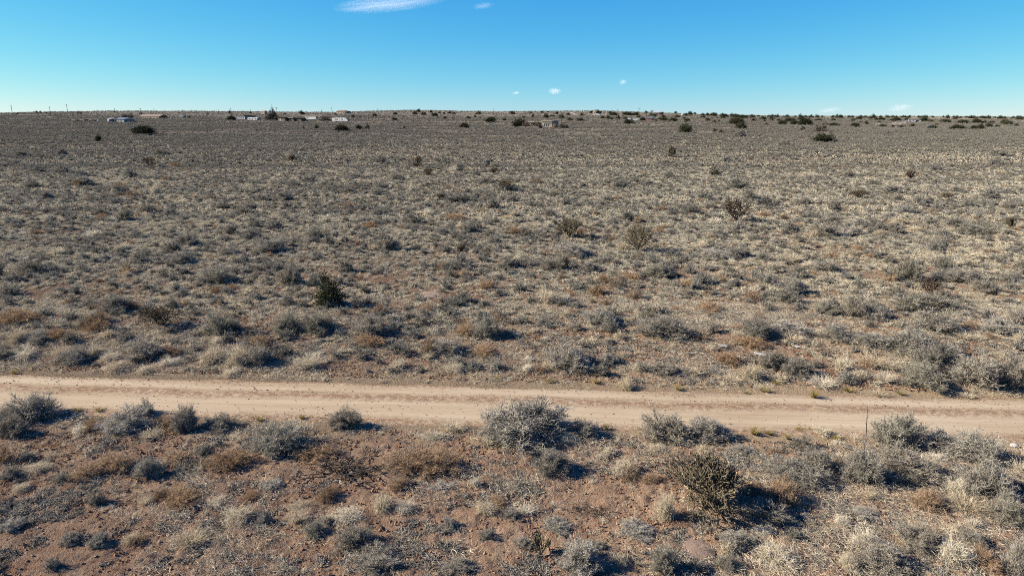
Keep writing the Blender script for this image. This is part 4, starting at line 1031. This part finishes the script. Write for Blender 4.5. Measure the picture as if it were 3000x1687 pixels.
# ranch fence: posts and rails
s = Site('ranch_fence', 200, 357, 'pale rail fence running towards the blue ranch house', 'fence', None, 0.0)
for q in np.arange(-105, 100, 8.5): s.box('post', MB_GREY, q - .3, q + .3, 0, 3.4, 0, .2)
for z in (1.2, 2.6): s.box('rail', MB_CREAM, -105, 99.6, z, z + .45, -.09, -.01)
for i, (px, w, hgt, m, lab) in enumerate(((282, 3, 5, MB_WHITE, 'small white upright tank beside the rail fence'), (265, 5, 4, MB_BROWN, 'dark scrap heap frame behind the rail fence'), (240, 9, 5, MB_BROWN, 'dark stock shelter behind the rail fence'), (215, 8, 4, MB_BROWN, 'low dark stock shelter farther along the rail fence'))):
    s = Site('stock_shelter' if w > 4 else 'upright_tank', px, 356.5, lab, 'shelter' if w > 4 else 'tank')
    if w > 4:
        s.box('roof', MB_GREY, -w, w, hgt, hgt + .7, 0, 4)
        for q in (-w + .5, 0, w - .5): s.box('post', m, q - .4, q + .4, 0, hgt, .2, .5)
        s.box('back_wall', m, -w, w, 0, hgt - .05, 3.6, 3.8)
    else:
        s.tube('tank_shell', m, ((0, 2, 0), (0, 2, hgt)), np.array((w * .6, w * .6)), 14); s.tube('lid', MB_GREY, ((0, 2, hgt + .03), (0, 2, hgt + .8)), np.array((w * .55, .3)), 14)

# bare pale ground: two sheets that follow the terrain
def sheet(name, corners, mat, label, lift=.35):
    P = [np.array(hit(*c)[:2]) for c in corners]; n = 24
    a = np.linspace(0, 1, n)
    g = np.array([[(P[0] * (1 - u) + P[1] * u) * (1 - v) + (P[3] * (1 - u) + P[2] * u) * v for u in a] for v in a])
    wob = 1 + .0 * g[..., 0]
    z = macro(g[..., 0], g[..., 1]) + lift
    ii = np.arange(n * n).reshape(n, n); mb = MB()
    mb.add(np.concatenate([g, z[..., None]], -1), [np.stack([ii[:-1, :-1], ii[:-1, 1:], ii[1:, 1:], ii[1:, :-1]], -1).reshape(-1, 4)], mat)
    obj(name, mb.mesh(name, True), kind='structure', label=label)
sand = solid('pale_sand', (.46, .375, .29), .95, .1, .05)
sheet('sand_clearing', ((2592, 367), (2640, 368), (2660, 359), (2625, 359)), sand, 'pale bare clearing before the white stucco house')
sheet('dirt_track', ((1684, 337.5), (1694, 337.5), (1675, 330), (1669, 330)), sand, 'pale dirt track climbing the far slope')

# ---- utility poles
POLES = [(36, 309, 332), (149, 314, 341), (198, 307, 329), (337, 318, 328), (414, 318, 344), (452, 319, 328), (536, 322, 328), (561, 322, 329), (640, 322, 330), (678, 318, 341), (734, 320, 332), (813, 316, 352), (876, 324, 331), (942, 323, 331),
         (973, 315, 332), (1079, 325, 352), (1108, 320, 353), (1445, 320, 335), (1644, 331, 375), (1770.5, 328, 374), (1808.5, 322, 361), (1870.5, 317, 361), (1778, 331, 352)]
wood = solid('pole_wood', (.085, .068, .056), .9, .2, 1)
poles = []
for px, top, foot in POLES:
    x, y, z, t = hit(px, foot); k = t / F; hgt = (foot - top) * k
    tr = max(.16, .72 * k)
    root = empty('utility_pole', (x, y, z), 0, category='utility pole', group='utility poles across the plain')
    mb = MB(); mb.tubes(np.array([[[0, 0, -.5], [0, 0, hgt * .5], [0, 0, hgt]]]), np.array((tr, tr * .85, tr * .65)), wood, 8)
    obj('shaft', mb.mesh('shaft', True), root)
    mb = MB(); aw = min(2.6, hgt * .16); mb.box((0, -tr * 1.4, hgt * .94), (aw, tr * .9, tr * 1.0), wood, 0)
    arm = obj('crossarm', mb.mesh('crossarm'), root)
    for q in (-.44, 0, .44):
        mb = MB(); mb.tubes(np.array([[[q * aw, -tr * 1.4, hgt * .94 + tr * .55], [q * aw, -tr * 1.4, hgt * .94 + tr * .55 + .35]]]), np.array((.09, .06)), MB_GREY, 6)
        obj('insulator', mb.mesh('insulator'), arm)
    poles.append((root, x, y))

# ---- junipers and other far trees: photo x, middle row, width in photo pixels, height in photo pixels
JUN = [(107, 329, 8, 7), (119, 329, 6, 5), (411, 383, 62, 26), (287, 407, 18, 18), (672, 328, 8, 7), (675, 347, 28, 13), (738, 343, 18, 7), (882, 330, 14, 6), (1097, 338, 16, 9), (1155, 349, 16, 8), (998, 377, 46, 18), (928, 373, 13, 10), (1050, 374, 20, 12), (1074, 374, 13, 11), (1184, 374, 9, 7), (888, 375, 8, 8),
       (1215, 331, 14, 9), (1226, 325, 11, 9), (1240, 333, 15, 9), (1262, 328, 12, 6), (1274, 337, 18, 10), (1306, 345, 7, 6), (1287, 330, 9, 5), (1330, 332, 10, 5), (1373, 345, 13, 8), (1435, 352, 31, 14), (1357, 369, 30, 15), (1498, 329, 13, 5), (1555, 330, 9, 6), (1561, 338, 8, 5), (1534, 343, 10, 6), (1560, 342, 11, 6),
       (1600, 341, 17, 11), (1618, 340, 16, 6), (1645, 341, 15, 13), (1672, 350, 17, 8), (1700, 351, 21, 8), (1705, 336, 13, 6), (1732, 329, 9, 6), (1754, 329, 16, 9), (1767, 344, 16, 7), (1783, 345, 15, 10), (1798, 334, 28, 9), (1812, 345, 15, 10), (1841, 334, 30, 10), (1863, 334, 20, 9), (1871, 342, 11, 8), (1839, 357, 18, 15), (1853, 358, 13, 9),
       (1832, 347, 11, 8), (1884, 350, 19, 11), (1919, 353, 13, 7), (1912, 328, 10, 6), (1893, 329, 10, 6), (1938, 333, 12, 8), (1918, 338, 11, 7), (1980, 330, 10, 6), (1985, 341, 13, 8), (2010, 336, 12, 8), (2024, 333, 14, 10), (2037, 331, 9, 6), (1975, 351, 22, 11), (1946, 350, 21, 11), (2013, 352, 19, 9), (2076, 351, 17, 9), (2075, 335, 11, 6),
       (2092, 336, 20, 10), (2124, 339, 22, 9), (2162, 342, 34, 8), (2181, 343, 22, 9), (2207, 343, 17, 8), (2239, 347, 19, 10), (2262, 346, 15, 8), (2009, 378, 39, 25), (2161, 355, 39, 19), (2174, 370, 33, 19), (2096, 382, 13, 11), (2114, 387, 15, 9), (2296, 360, 26, 13), (2315, 353, 30, 14), (2332, 360, 26, 12), (2361, 358, 36, 20), (2350, 349, 22, 10),
       (2447, 366, 32, 9), (2507, 367, 23, 12), (2540, 361, 11, 9), (2518, 347, 17, 9), (2354, 378, 13, 13), (2552, 346, 16, 7), (2590, 369, 21, 7), (2618, 370, 13, 7), (2645, 371, 22, 6), (2675, 368, 13, 8), (2576, 358, 11, 6), (2585, 349, 23, 7), (2628, 351, 32, 8), (2660, 350, 14, 8), (2711, 351, 22, 12), (2731, 354, 16, 7), (2776, 355, 24, 10), (2735, 373, 28, 9),
       (2820, 374, 47, 12), (2858, 374, 22, 11), (2876, 372, 18, 15), (2900, 368, 19, 13), (2925, 370, 15, 8), (2826, 357, 26, 11), (2866, 355, 26, 12), (2886, 357, 15, 7), (2906, 359, 16, 7), (2945, 357, 20, 11), (2957, 361, 22, 13), (2980, 367, 12, 9), (2990, 348, 16, 7), (2210, 352, 14, 8), (2240, 356, 12, 6), (2060, 343, 14, 6), (2120, 344, 16, 6), (2282, 352, 14, 7), (2400, 352, 18, 6), (2700, 343, 12, 6), (2800, 347, 14, 6)]
r_ = np.random.default_rng(77)
for px in np.arange(2060, 3010, 17.0):                 # the row along the skyline
    w = r_.uniform(7, 15); JUN.append((px + r_.uniform(-8, 8), float(np.interp(px, SKY_PX, SKY_ROW)) - .6, w, w * r_.uniform(.5, .75)))
for px in np.concatenate([r_.uniform(0, 1000, 16), r_.uniform(1000, 2000, 34), r_.uniform(2000, 3000, 40)]):
    w = r_.uniform(5, 13); sk = float(np.interp(px, SKY_PX, SKY_ROW)); JUN.append((px, sk + 24 * r_.random() ** 1.6, w, w * r_.uniform(.5, .75)))
TREE_A = []
for i in range(5):
    tr, cr = tree_mesh(700 + i, 110, 42, .042, .82, M['juniper']); TREE_A.append((tr.mesh('juniper_trunk'), cr.mesh('juniper_crown')))
TREE_B = [joined(*tree_mesh(720 + i, 46, 20, .085, .82, M['juniper'])).mesh('juniper_small') for i in range(6)]
jun = []
for i, (px, row, w, h) in enumerate(JUN):
    x, y, z, t = hit(px, row + h * .5)
    k = t / F; W, H = w * k * 1.05, max(h * k * 1.1, w * k * .3)
    y += W * .3; z = float(macro(x, y)); rz = random.uniform(0, 6.28)
    if w >= 18:
        root = empty('juniper_tree', (x, y, z - .05 * H), rz, (W, W, H / .82))
        a, b = TREE_A[i % 5]
        obj('trunk', a, root); obj('crown', b, root)
    else:
        root = obj('juniper_tree', TREE_B[i % 6], None, (x, y, z - .05 * H)); root.rotation_euler = (0, 0, rz); root.scale = (W, W, H / .82)
    root['category'] = 'tree'; root['group'] = 'junipers dotted over the plain and the skyline'
    jun.append((root, x, y, w, h))
    if w >= 36 or (w > 28 and 1400 < px < 1500): landmark({411: 'the broad dark juniper', 998: 'the low dark juniper hummock', 2009: 'the big round juniper', 2161: 'the twin-crowned juniper', 2361: 'the juniper grove', 2820: 'the long juniper clump', 1435: 'the lone dark juniper'}.get(px, 'the wide juniper'), x, y)

# other trees
def twig_tree(name, px, row, w, h, label, mat, sd, cat='tree', conif=False, group=None, dens=(46, 14, 2)):
    x, y, z, t = hit(px, row); k = t / F; W, H = w * k, h * k; y += .3 * W
    z = float(macro(x, y))
    root = empty(name, (x, y, z), sd * .7, (W, W, H / .9), label=label, category=cat)
    if group: root['group'] = group
    st, fo = bush(sd, *dens, h=.9, lw=.012, tw=.008, sw=.012, leaf=(.05, .12), leaf_mat=mat, stem_mat=M['bark'], el0=.05 if not conif else -.02, fill=.35, spread=.03, sides=4)
    if conif:
        for mb in (st, fo):
            for v in mb.v:
                f = np.clip(1.18 - v[:, 2] / .92, .12, 1); v[:, 0] *= f; v[:, 1] *= f
    obj('trunk', st.mesh('trunk'), root); obj('crown', fo.mesh('crown'), root)
    return x, y
q = twig_tree('bare_tree', 795, 353, 44, 37, 'tall bare brown tree standing above the corral sheds', M['bare'], 800, conif=True, dens=(110, 16, 2)); landmark('the tall bare brown tree', *q)
twig_tree('bare_tree', 362, 347, 24, 15, 'bare grey-brown tree behind the blue ranch house', M['bare'], 801, group='bare trees round the houses'); twig_tree('bare_tree', 380, 347, 20, 15, 'second bare grey-brown tree, nearer the brown-roofed house', M['bare'], 802, group='bare trees round the houses')
twig_tree('dark_tree', 1523, 373, 46, 26, 'large dark rounded tree shading one end of the adobe house', M['juniper'], 803, dens=(90, 18, 3))
twig_tree('bare_tree', 1545, 375, 30, 22, 'bare tree at the white end of the garden wall', M['bare'], 804, group='bare trees round the houses')
twig_tree('bare_tree', 1578, 376, 32, 23, 'bare tree before the porch of the adobe house', M['bare'], 805, group='bare trees round the houses')
twig_tree('bare_tree', 1626, 376, 18, 15, 'dark bare shrub tree against the adobe house end wall', M['brown'], 806, group='bare trees round the houses')
twig_tree('bare_tree', 1647, 376, 24, 17, 'thin bare tree beyond the adobe house end wall', M['bare'], 807, group='bare trees round the houses')
twig_tree('bare_tree', 1660, 376, 14, 14, 'smallest bare tree beyond the adobe house end wall', M['bare'], 808, group='bare trees round the houses')
twig_tree('bare_tree', 950, 355, 36, 16, 'grey leafless thicket tree between box trailer and motorhome', M['bare'], 809, group='bare trees round the houses')
q = twig_tree('grey_bush', 2168, 402, 40, 24, 'big grey leafless bush in front of the twin-crowned juniper', M['sage'], 810, 'bush'); landmark('the big grey bush', *q)
q = twig_tree('brown_tree', 2410, 388, 46, 28, 'brown leafless thicket tree on the grey sage flat', M['bare'], 811); landmark('the brown thicket tree', *q)
x, y, z, t = hit(2412, 417); k = t / F
root = empty('green_bush', (x, y, z), .4, (64 * k, 56 * k, 21 * k / .8), label='wide olive green bush on the edge of the grey sage flat', category='bush')
lb, c = leafball(812, 70, 30, .075, .82, .02, M['oliveb'])
tr = MB(); tr.tubes(np.stack([np.zeros((14, 3)), c[:14] * .8], 1), np.array((.02, .006)), M['bark'], 4)
obj('trunk', tr.mesh('trunk'), root); obj('crown', lb.mesh('crown'), root); landmark('the wide olive bush', x, y)

# ------------------------------------------------------------------ the shrubs of the field as objects
RESTS = {}
def shrubs(k, name, cat, group, near, midm, looks):
    allp = sorted(plants[k], key=lambda q: -q[2] / q[1])
    top, RESTS[k] = allp[:300], allp[300:]
    items = []
    for i, (x, y, w, h) in enumerate(top):
        px = w / y * F; z = float(macro(x, y)); rz = random.uniform(0, 6.28)
        hs_ = {'S': .72, 'B': .62, 'T': .58, 'Y': .8}[k]
        sc = (w * 1.16 * random.uniform(.93, 1.1), w * 1.12 * random.uniform(.9, 1.05), .98 * h / hs_)
        if px > 64 and isinstance(near[0], tuple):
            o = empty(name, (x, y, z), rz, sc)
            a, b = near[(i * 5 + 3) % len(near)]
            obj('stems', a, o); obj('foliage', b, o)
        else:
            me = midm[(i * 5 + 1) % len(midm)] if not (px > 64) else near[(i * 5 + 1) % len(near)]
            o = obj(name, me, None, (x, y, z)); o.rotation_euler = (0, 0, rz); o.scale = sc
        o['category'], o['group'] = cat, group
        o['sz'] = 0 if w > 1.25 else (1 if w > .75 else 2)
        o['tall'] = 0 if h > .62 * w else 1
        items.append((o, x, y))
    wording(items, lambda o: ' '.join((('broad', 'middling', 'small')[o['sz']], ('upright', 'low')[o['tall']], looks)))
    return items
landmark('the wheel tracks', *flat(1500, 1200)); 
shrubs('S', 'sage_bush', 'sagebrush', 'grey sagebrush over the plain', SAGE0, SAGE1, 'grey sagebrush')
shrubs('B', 'brown_bush', 'brown bush', 'brown twiggy bushes among the sagebrush', BROWN0, BROWN1, 'brown bush')
shrubs('T', 'dry_grass_clump', 'grass clump', 'bleached straw clumps among the sagebrush', PALE0, PALE1, 'straw clump')
shrubs('Y', 'yellow_tussock', 'tussock', 'yellow tussocks along the road edges', YEL, YEL, 'yellowish tussock')
wording([(o, x, y) for o, x, y, w, h in [(q[0], q[1], q[2], q[3], q[4]) for q in jun]], lambda o: 'dark juniper tree')
sizes = {q[0].name: q for q in jun}
wording([(q[0], q[1], q[2]) for q in jun], lambda o: ('tiny dark' if sizes[o.name][3] < 10 else 'small dark' if sizes[o.name][3] < 16 else 'rounded dark' if sizes[o.name][4] > .58 * sizes[o.name][3] else 'low spreading dark') + ' juniper')
wording(poles, lambda o: 'thin wooden utility pole')

# ------------------------------------------------------------------ what nobody could count: instanced ground cover
def hidden(me):
    return bpy.data.objects.new('source_' + me.name, me)
def scatter(name, label, variants, x, y, w, h, tilt=0.0, zoff=0.0):
    n = len(x)
    me = bpy.data.meshes.new(name)
    z = macro(x, y) + zoff
    co = np.stack([x, y, z], -1).astype(np.float32)
    me.vertices.add(n); me.vertices.foreach_set('co', co.ravel())
    a = me.attributes.new('rot', 'FLOAT_VECTOR', 'POINT')
    rot = np.stack([rng.normal(size=n) * tilt, rng.normal(size=n) * tilt, rng.uniform(0, 2 * pi, n)], -1)
    a.data.foreach_set('vector', rot.astype(np.float32).ravel())
    a = me.attributes.new('scl', 'FLOAT_VECTOR', 'POINT')
    a.data.foreach_set('vector', np.stack([w, w * rng.uniform(.8, 1.1, n), h], -1).astype(np.float32).ravel())
    a = me.attributes.new('pick', 'INT', 'POINT')
    a.data.foreach_set('value', rng.integers(0, len(variants), n).astype(np.int32))
    me.update()
    o = obj(name, me, kind='stuff', label=label)
    ng = bpy.data.node_groups.new(name, 'GeometryNodeTree')
    ng.interface.new_socket('Geometry', in_out='INPUT', socket_type='NodeSocketGeometry')
    ng.interface.new_socket('Geometry', in_out='OUTPUT', socket_type='NodeSocketGeometry')
    nn, ll = ng.nodes, ng.links
    gi, go = nn.new('NodeGroupInput'), nn.new('NodeGroupOutput')
    jn = nn.new('GeometryNodeJoinGeometry')
    for me_v in reversed(variants):
        oi = nn.new('GeometryNodeObjectInfo'); oi.inputs['Object'].default_value = hidden(me_v); oi.inputs['As Instance'].default_value = False
        ti = nn.new('GeometryNodeGeometryToInstance'); ll.new(oi.outputs['Geometry'], ti.inputs[0]); ll.new(ti.outputs[0], jn.inputs[0])
    ip = nn.new('GeometryNodeInstanceOnPoints')
    def attr(nm, t):
        q = nn.new('GeometryNodeInputNamedAttribute'); q.data_type = t; q.inputs[0].default_value = nm
        return next(s for s in q.outputs if s.enabled and s.name == 'Attribute')
    ll.new(gi.outputs[0], ip.inputs['Points']); ll.new(jn.outputs[0], ip.inputs['Instance'])
    ip.inputs['Pick Instance'].default_value = True
    ll.new(attr('pick', 'INT'), ip.inputs['Instance Index'])
    er = nn.new('FunctionNodeEulerToRotation'); ll.new(attr('rot', 'FLOAT_VECTOR'), er.inputs[0]); ll.new(er.outputs[0], ip.inputs['Rotation'])
    ll.new(attr('scl', 'FLOAT_VECTOR'), ip.inputs['Scale'])
    ll.new(ip.outputs[0], go.inputs[0])
    md = o.modifiers.new('scatter', 'NODES'); md.node_group = ng
    return o

s_field = lambda x, y: np.abs(road_s(x, y))
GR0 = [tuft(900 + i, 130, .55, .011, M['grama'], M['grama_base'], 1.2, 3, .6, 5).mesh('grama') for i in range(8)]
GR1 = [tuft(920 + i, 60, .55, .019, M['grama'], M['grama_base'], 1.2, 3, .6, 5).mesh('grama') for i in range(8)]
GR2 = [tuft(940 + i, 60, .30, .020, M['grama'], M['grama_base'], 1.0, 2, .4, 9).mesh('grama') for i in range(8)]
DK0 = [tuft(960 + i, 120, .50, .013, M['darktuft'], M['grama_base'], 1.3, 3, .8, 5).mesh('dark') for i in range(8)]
WISP = [tuft(980 + i, 46, .8, .008, M['pale'], None, 1.3, 4, .5, 3).mesh('wisp') for i in range(6)]

# near tufts: dark weathered ones in clusters on the open soil
x, y = field(32000, 10.5, 30)
cl = N1.fbm(x / 2.2, y / 1.5, 3) + .5 * N2.fbm(x / .6, y / .45, 2)
k_ = (cl + rng.normal(size=len(x)) * .12 > .10) & (s_field(x, y) > ROAD_HALF + .7)
x, y = x[k_], y[k_]; w = rng.uniform(.16, .50, len(x))
scatter('weathered_grass', 'dark weathered grass tufts clustered on the open soil', DK0, x, y, w, w * rng.uniform(.6, 1.1, len(x)), .1)
# pale wisps
x, y = field(30000, 10.5, 44)
k_ = (N3.fbm(x / 2.6 + 4, y / 1.8, 3) + rng.normal(size=len(x)) * .22 > .06) & (s_field(x, y) > ROAD_HALF + .0 + .6 * rng.random(len(x)))
x, y = x[k_], y[k_]; w = rng.uniform(.18, .5, len(x))
scatter('straw_grass', 'thin straw coloured grass wisps', WISP, x, y, w, w * rng.uniform(.5, 1.0, len(x)), .1)
# flattened stalks and litter lying on the soil
def litter_mesh(sd):
    r = np.random.default_rng(sd); mb = MB(); n = 70
    p = np.stack([r.normal(size=n) * .3, r.normal(size=n) * .3, r.uniform(.01, .09, n)], -1); a = r.uniform(0, 2 * pi, n); L = r.uniform(.08, .26, n)
    e = p + np.stack([np.cos(a) * L, np.sin(a) * L, r.uniform(-.03, .09, n)], -1)
    mb.ribbons(bez(p, (p + e) / 2 + .03 * r.normal(size=p.shape), e, 3), (.004, .004, .002), M['darktuft'] if sd % 3 == 0 else M['pale'], r)
    return mb.mesh('litter')
LIT = [litter_mesh(1100 + i) for i in range(6)]
x, y = field(16000, 10.5, 32)
k_ = (N4.fbm(x / 3.1 + 8, y / 2.2, 3) + rng.normal(size=len(x)) * .3 > .15) & (s_field(x, y) > ROAD_HALF + .2)
x, y = x[k_], y[k_]; w = rng.uniform(.4, .9, len(x))
scatter('straw_litter', 'dead stalks and litter lying on the soil', LIT, x, y, w, w, .05, .02)
# grama sod beyond the road
x1, y1 = field(66000, 21, 62)
side = road_s(x1, y1)
c1 = .30 + N2.fbm(x1 / 3.5, y1 / 2.2, 3) * 1.0 + .5 * N4.fbm(x1 / 11., y1 / 7., 2) + sstep(22, 40, y1) * .48 - .42 * (1 - sstep(2.5, 9, side)) * (side > 0) * sstep(-16, -11, x1 - 0 * y1) * (1 - sstep(6, 12, x1))
k_ = (rng.random(len(x1)) < np.clip(c1, 0.04, .95)) & (np.abs(side) > ROAD_HALF + .8)
x1, y1 = x1[k_], y1[k_]; w1 = .16 + .44 * rng.random(len(x1)) ** 1.3
scatter('grama_grass', 'short grey and cream grass tufts covering the plain', GR0, x1, y1, w1, w1 * rng.uniform(.8, 1.45, len(x1)), .08)
x2, y2 = field(80000, 60, 125)
k_ = rng.random(len(x2)) < np.clip(.66 + 1.0 * N2.fbm(x2 / 7, y2 / 4., 3), .06, 1)
x2, y2 = x2[k_], y2[k_]; w2 = .3 + .65 * rng.random(len(x2)) ** 1.3
scatter('plain_grass', 'short cream grass farther over the plain', GR1, x2, y2, w2, w2 * rng.uniform(.8, 1.4, len(x2)), .05)
x3, y3 = field(70000, 122, 300)
k_ = rng.random(len(x3)) < np.clip(.65 + .9 * N3.fbm(x3 / 26, y3 / 14., 3), .05, 1)
x3, y3 = x3[k_], y3[k_]; w3 = rng.uniform(.9, 2.2, len(x3))
scatter('distant_grass', 'cream grass of the distant plain', GR2, x3, y3, w3, w3 * rng.uniform(.55, 1.0, len(x3)), .03)
# the shrubs past the 300 that show largest
def rest(k): return np.array(RESTS[k]).T if RESTS[k] else np.zeros((4, 0))
q = rest('S'); scatter('distant_sagebrush', 'grey sagebrush too far off to count', SAGE2, q[0], q[1], q[2], q[3] / .72)
lx, ly = field(34000, 23, 135)
k_ = (rng.random(len(lx)) < np.clip(.42 + .9 * N4.fbm(lx / 5 + 2, ly / 3.4, 3), .04, 1)) & (s_field(lx, ly) > ROAD_HALF + 1.0)
lx, ly = lx[k_], ly[k_]; lw = .24 + .50 * rng.random(len(lx)) ** 1.5
scatter('low_grey_brush', 'low grey brush between the grass tufts', SAGE2, lx, ly, lw, lw * rng.uniform(.6, 1.1, len(lx)))
q = rest('B'); scatter('distant_brown_brush', 'brown twiggy brush too far off to count', BROWN2, q[0], q[1], q[2], q[3] / .62)
q = rest('T'); scatter('distant_straw', 'bleached straw clumps too far off to count', PALE2, q[0], q[1], q[2], q[3] / .58)
fx, fy, fw = (np.concatenate([f[i] for f in FS]) for i in range(3))
scatter('sagebrush_flat', 'grey-brown sagebrush cover reaching to the ridge', SAGE3, fx, fy, fw, fw * rng.uniform(.55, .95, len(fx)))
# crumbs of soil and gravel
def lump(sd, flat_=.7):
    r = np.random.default_rng(sd)
    u = np.linspace(0, 2 * pi, 6, endpoint=False); v = np.array([[sin(b) * cos(a + b), sin(b) * sin(a + b), cos(b) * flat_] for b in (.001, .9, 1.75, 2.6) for a in u]) * .5
    v *= 1 + .28 * r.normal(size=(len(v), 1)); f = np.array([[i * 6 + j, (i + 1) * 6 + j, (i + 1) * 6 + (j + 1) % 6, i * 6 + (j + 1) % 6] for i in range(3) for j in range(6)])
    return v, f
CL, GV = [], []
for i in range(6):
    v, f = lump(1000 + i); mb = MB(); mb.add(v, [f], M['clod']); CL.append(mb.mesh('clod'))
    mb = MB(); mb.add(v, [f], M['gravel']); GV.append(mb.mesh('stone'))
x, y = field(150000, 10.4, 29)
k_ = (s_field(x, y) > ROAD_HALF + .5) & (rng.random(len(x)) < np.clip(.55 + .9 * N4.fbm(x / 1.6, y / 1.2, 3), .05, 1))
x, y = x[k_], y[k_]; w = .02 + .06 * rng.random(len(x)) ** 2.6
scatter('soil_clods', 'red-brown crumbs of soil', CL, x, y, w, w, .5, .028)
u = rng.uniform(-24, 30, 26000)
cen = np.concatenate([rng.normal(.28, .24, 11000), rng.normal(ROAD_HALF * .9, .22, 4000), rng.normal(-ROAD_HALF * .9, .22, 4000), rng.uniform(-ROAD_HALF, ROAD_HALF, 7000)])
keep = rng.random(26000) < np.clip(.5 + .8 * N1.fbm(u / 2.5, cen / .5, 3), .03, 1)
u, cen = u[keep], np.clip(cen[keep], -ROAD_HALF - .5, ROAD_HALF + .5)
x = mid0[0] + u * RD[0] + cen * RNRM[0]; y = mid0[1] + u * RD[1] + cen * RNRM[1]; w = .010 + .034 * rng.random(len(u)) ** 2.6; w[np.abs(cen - .28) < .45] *= 1.5
scatter('road_gravel', 'loose stones between the wheel tracks', GV, x, y, w, w * .8, .4, .033)

# ------------------------------------------------------------------ clouds: bodies of thin vapour high above
def cloud(px, row, w, h, dist, dens, label, tilt=0.0, scale=3.0, lo=.45, hi=.75, stretch=(1, 1, 1), depth=.5):
    d = np.array(ray(px, row)); d = d / d[1] * dist
    k = dist / F / cos(PITCH)
    m, n, l, out = new_mat('cloud_vapour')
    tc = n.new('ShaderNodeTexCoord')
    nz = noise_node(n, l, tc.outputs['Object'], scale, 5, .62, stretch)
    ln = n.new('ShaderNodeVectorMath'); ln.operation = 'LENGTH'; l.new(tc.outputs['Object'], ln.inputs[0])
    fall = maprange(n, l, ln.outputs['Value'], 1.0, .25, 0, 1)
    den = math2(n, l, 'MULTIPLY', math2(n, l, 'MULTIPLY', maprange(n, l, nz, lo, hi, 0, 1), fall), dens / (h * k))
    sc = n.new('ShaderNodeVolumeScatter'); l.new(den, sc.inputs['Density']); sc.inputs['Color'].default_value = (.98, .98, .98, 1); sc.inputs['Anisotropy'].default_value = .2
    l.new(sc.outputs[0], out.inputs['Volume'])
    mb = MB(); mb.add(sph, [sphf], m)
    o = obj('cloud', mb.mesh('cloud', True), None, (d[0], d[1], CAM_H + d[2]), label=label, category='cloud', group='small white clouds in the clear sky')
    o.scale = (w * k / 2, max(w, h) * k * depth / 2, h * k / 2); o.rotation_euler = (0, -tilt, 0)
cloud(1145, 9, 330, 44, 5000, .55, 'long wispy white streak cloud at the top of the sky', .10, 2.2, .40, .80, (.5, 1, 2.6))
cloud(1415, 18, 64, 18, 5000, .45, 'small faint wisp of cloud beside the long streak', .12, 2.2, .40, .8, (.6, 1, 2))
cloud(1625, 268, 40, 20, 5000, 4, 'small white puff of cloud above the adobe house', 0, 3.0, .44, .70)
cloud(1512, 273, 22, 10, 5000, 2.4, 'tiny white puff of cloud just beside a bigger puff', 0, 3.0, .42, .72)
cloud(1825, 241, 24, 17, 5000, 3.2, 'tiny white puff of cloud higher than the puff over the adobe house', .2, 3.0, .44, .70)
cloud(2638, 316, 76, 26, 5000, 1.2, 'low white cloud just above the horizon over the stucco house', .15, 2.6, .42, .75, (.7, 1, 1.3))
cloud(2430, 323, 80, 15, 5000, .7, 'faint flat cloud streak low over the juniper skyline', .12, 2.4, .42, .8, (.6, 1, 1.6))
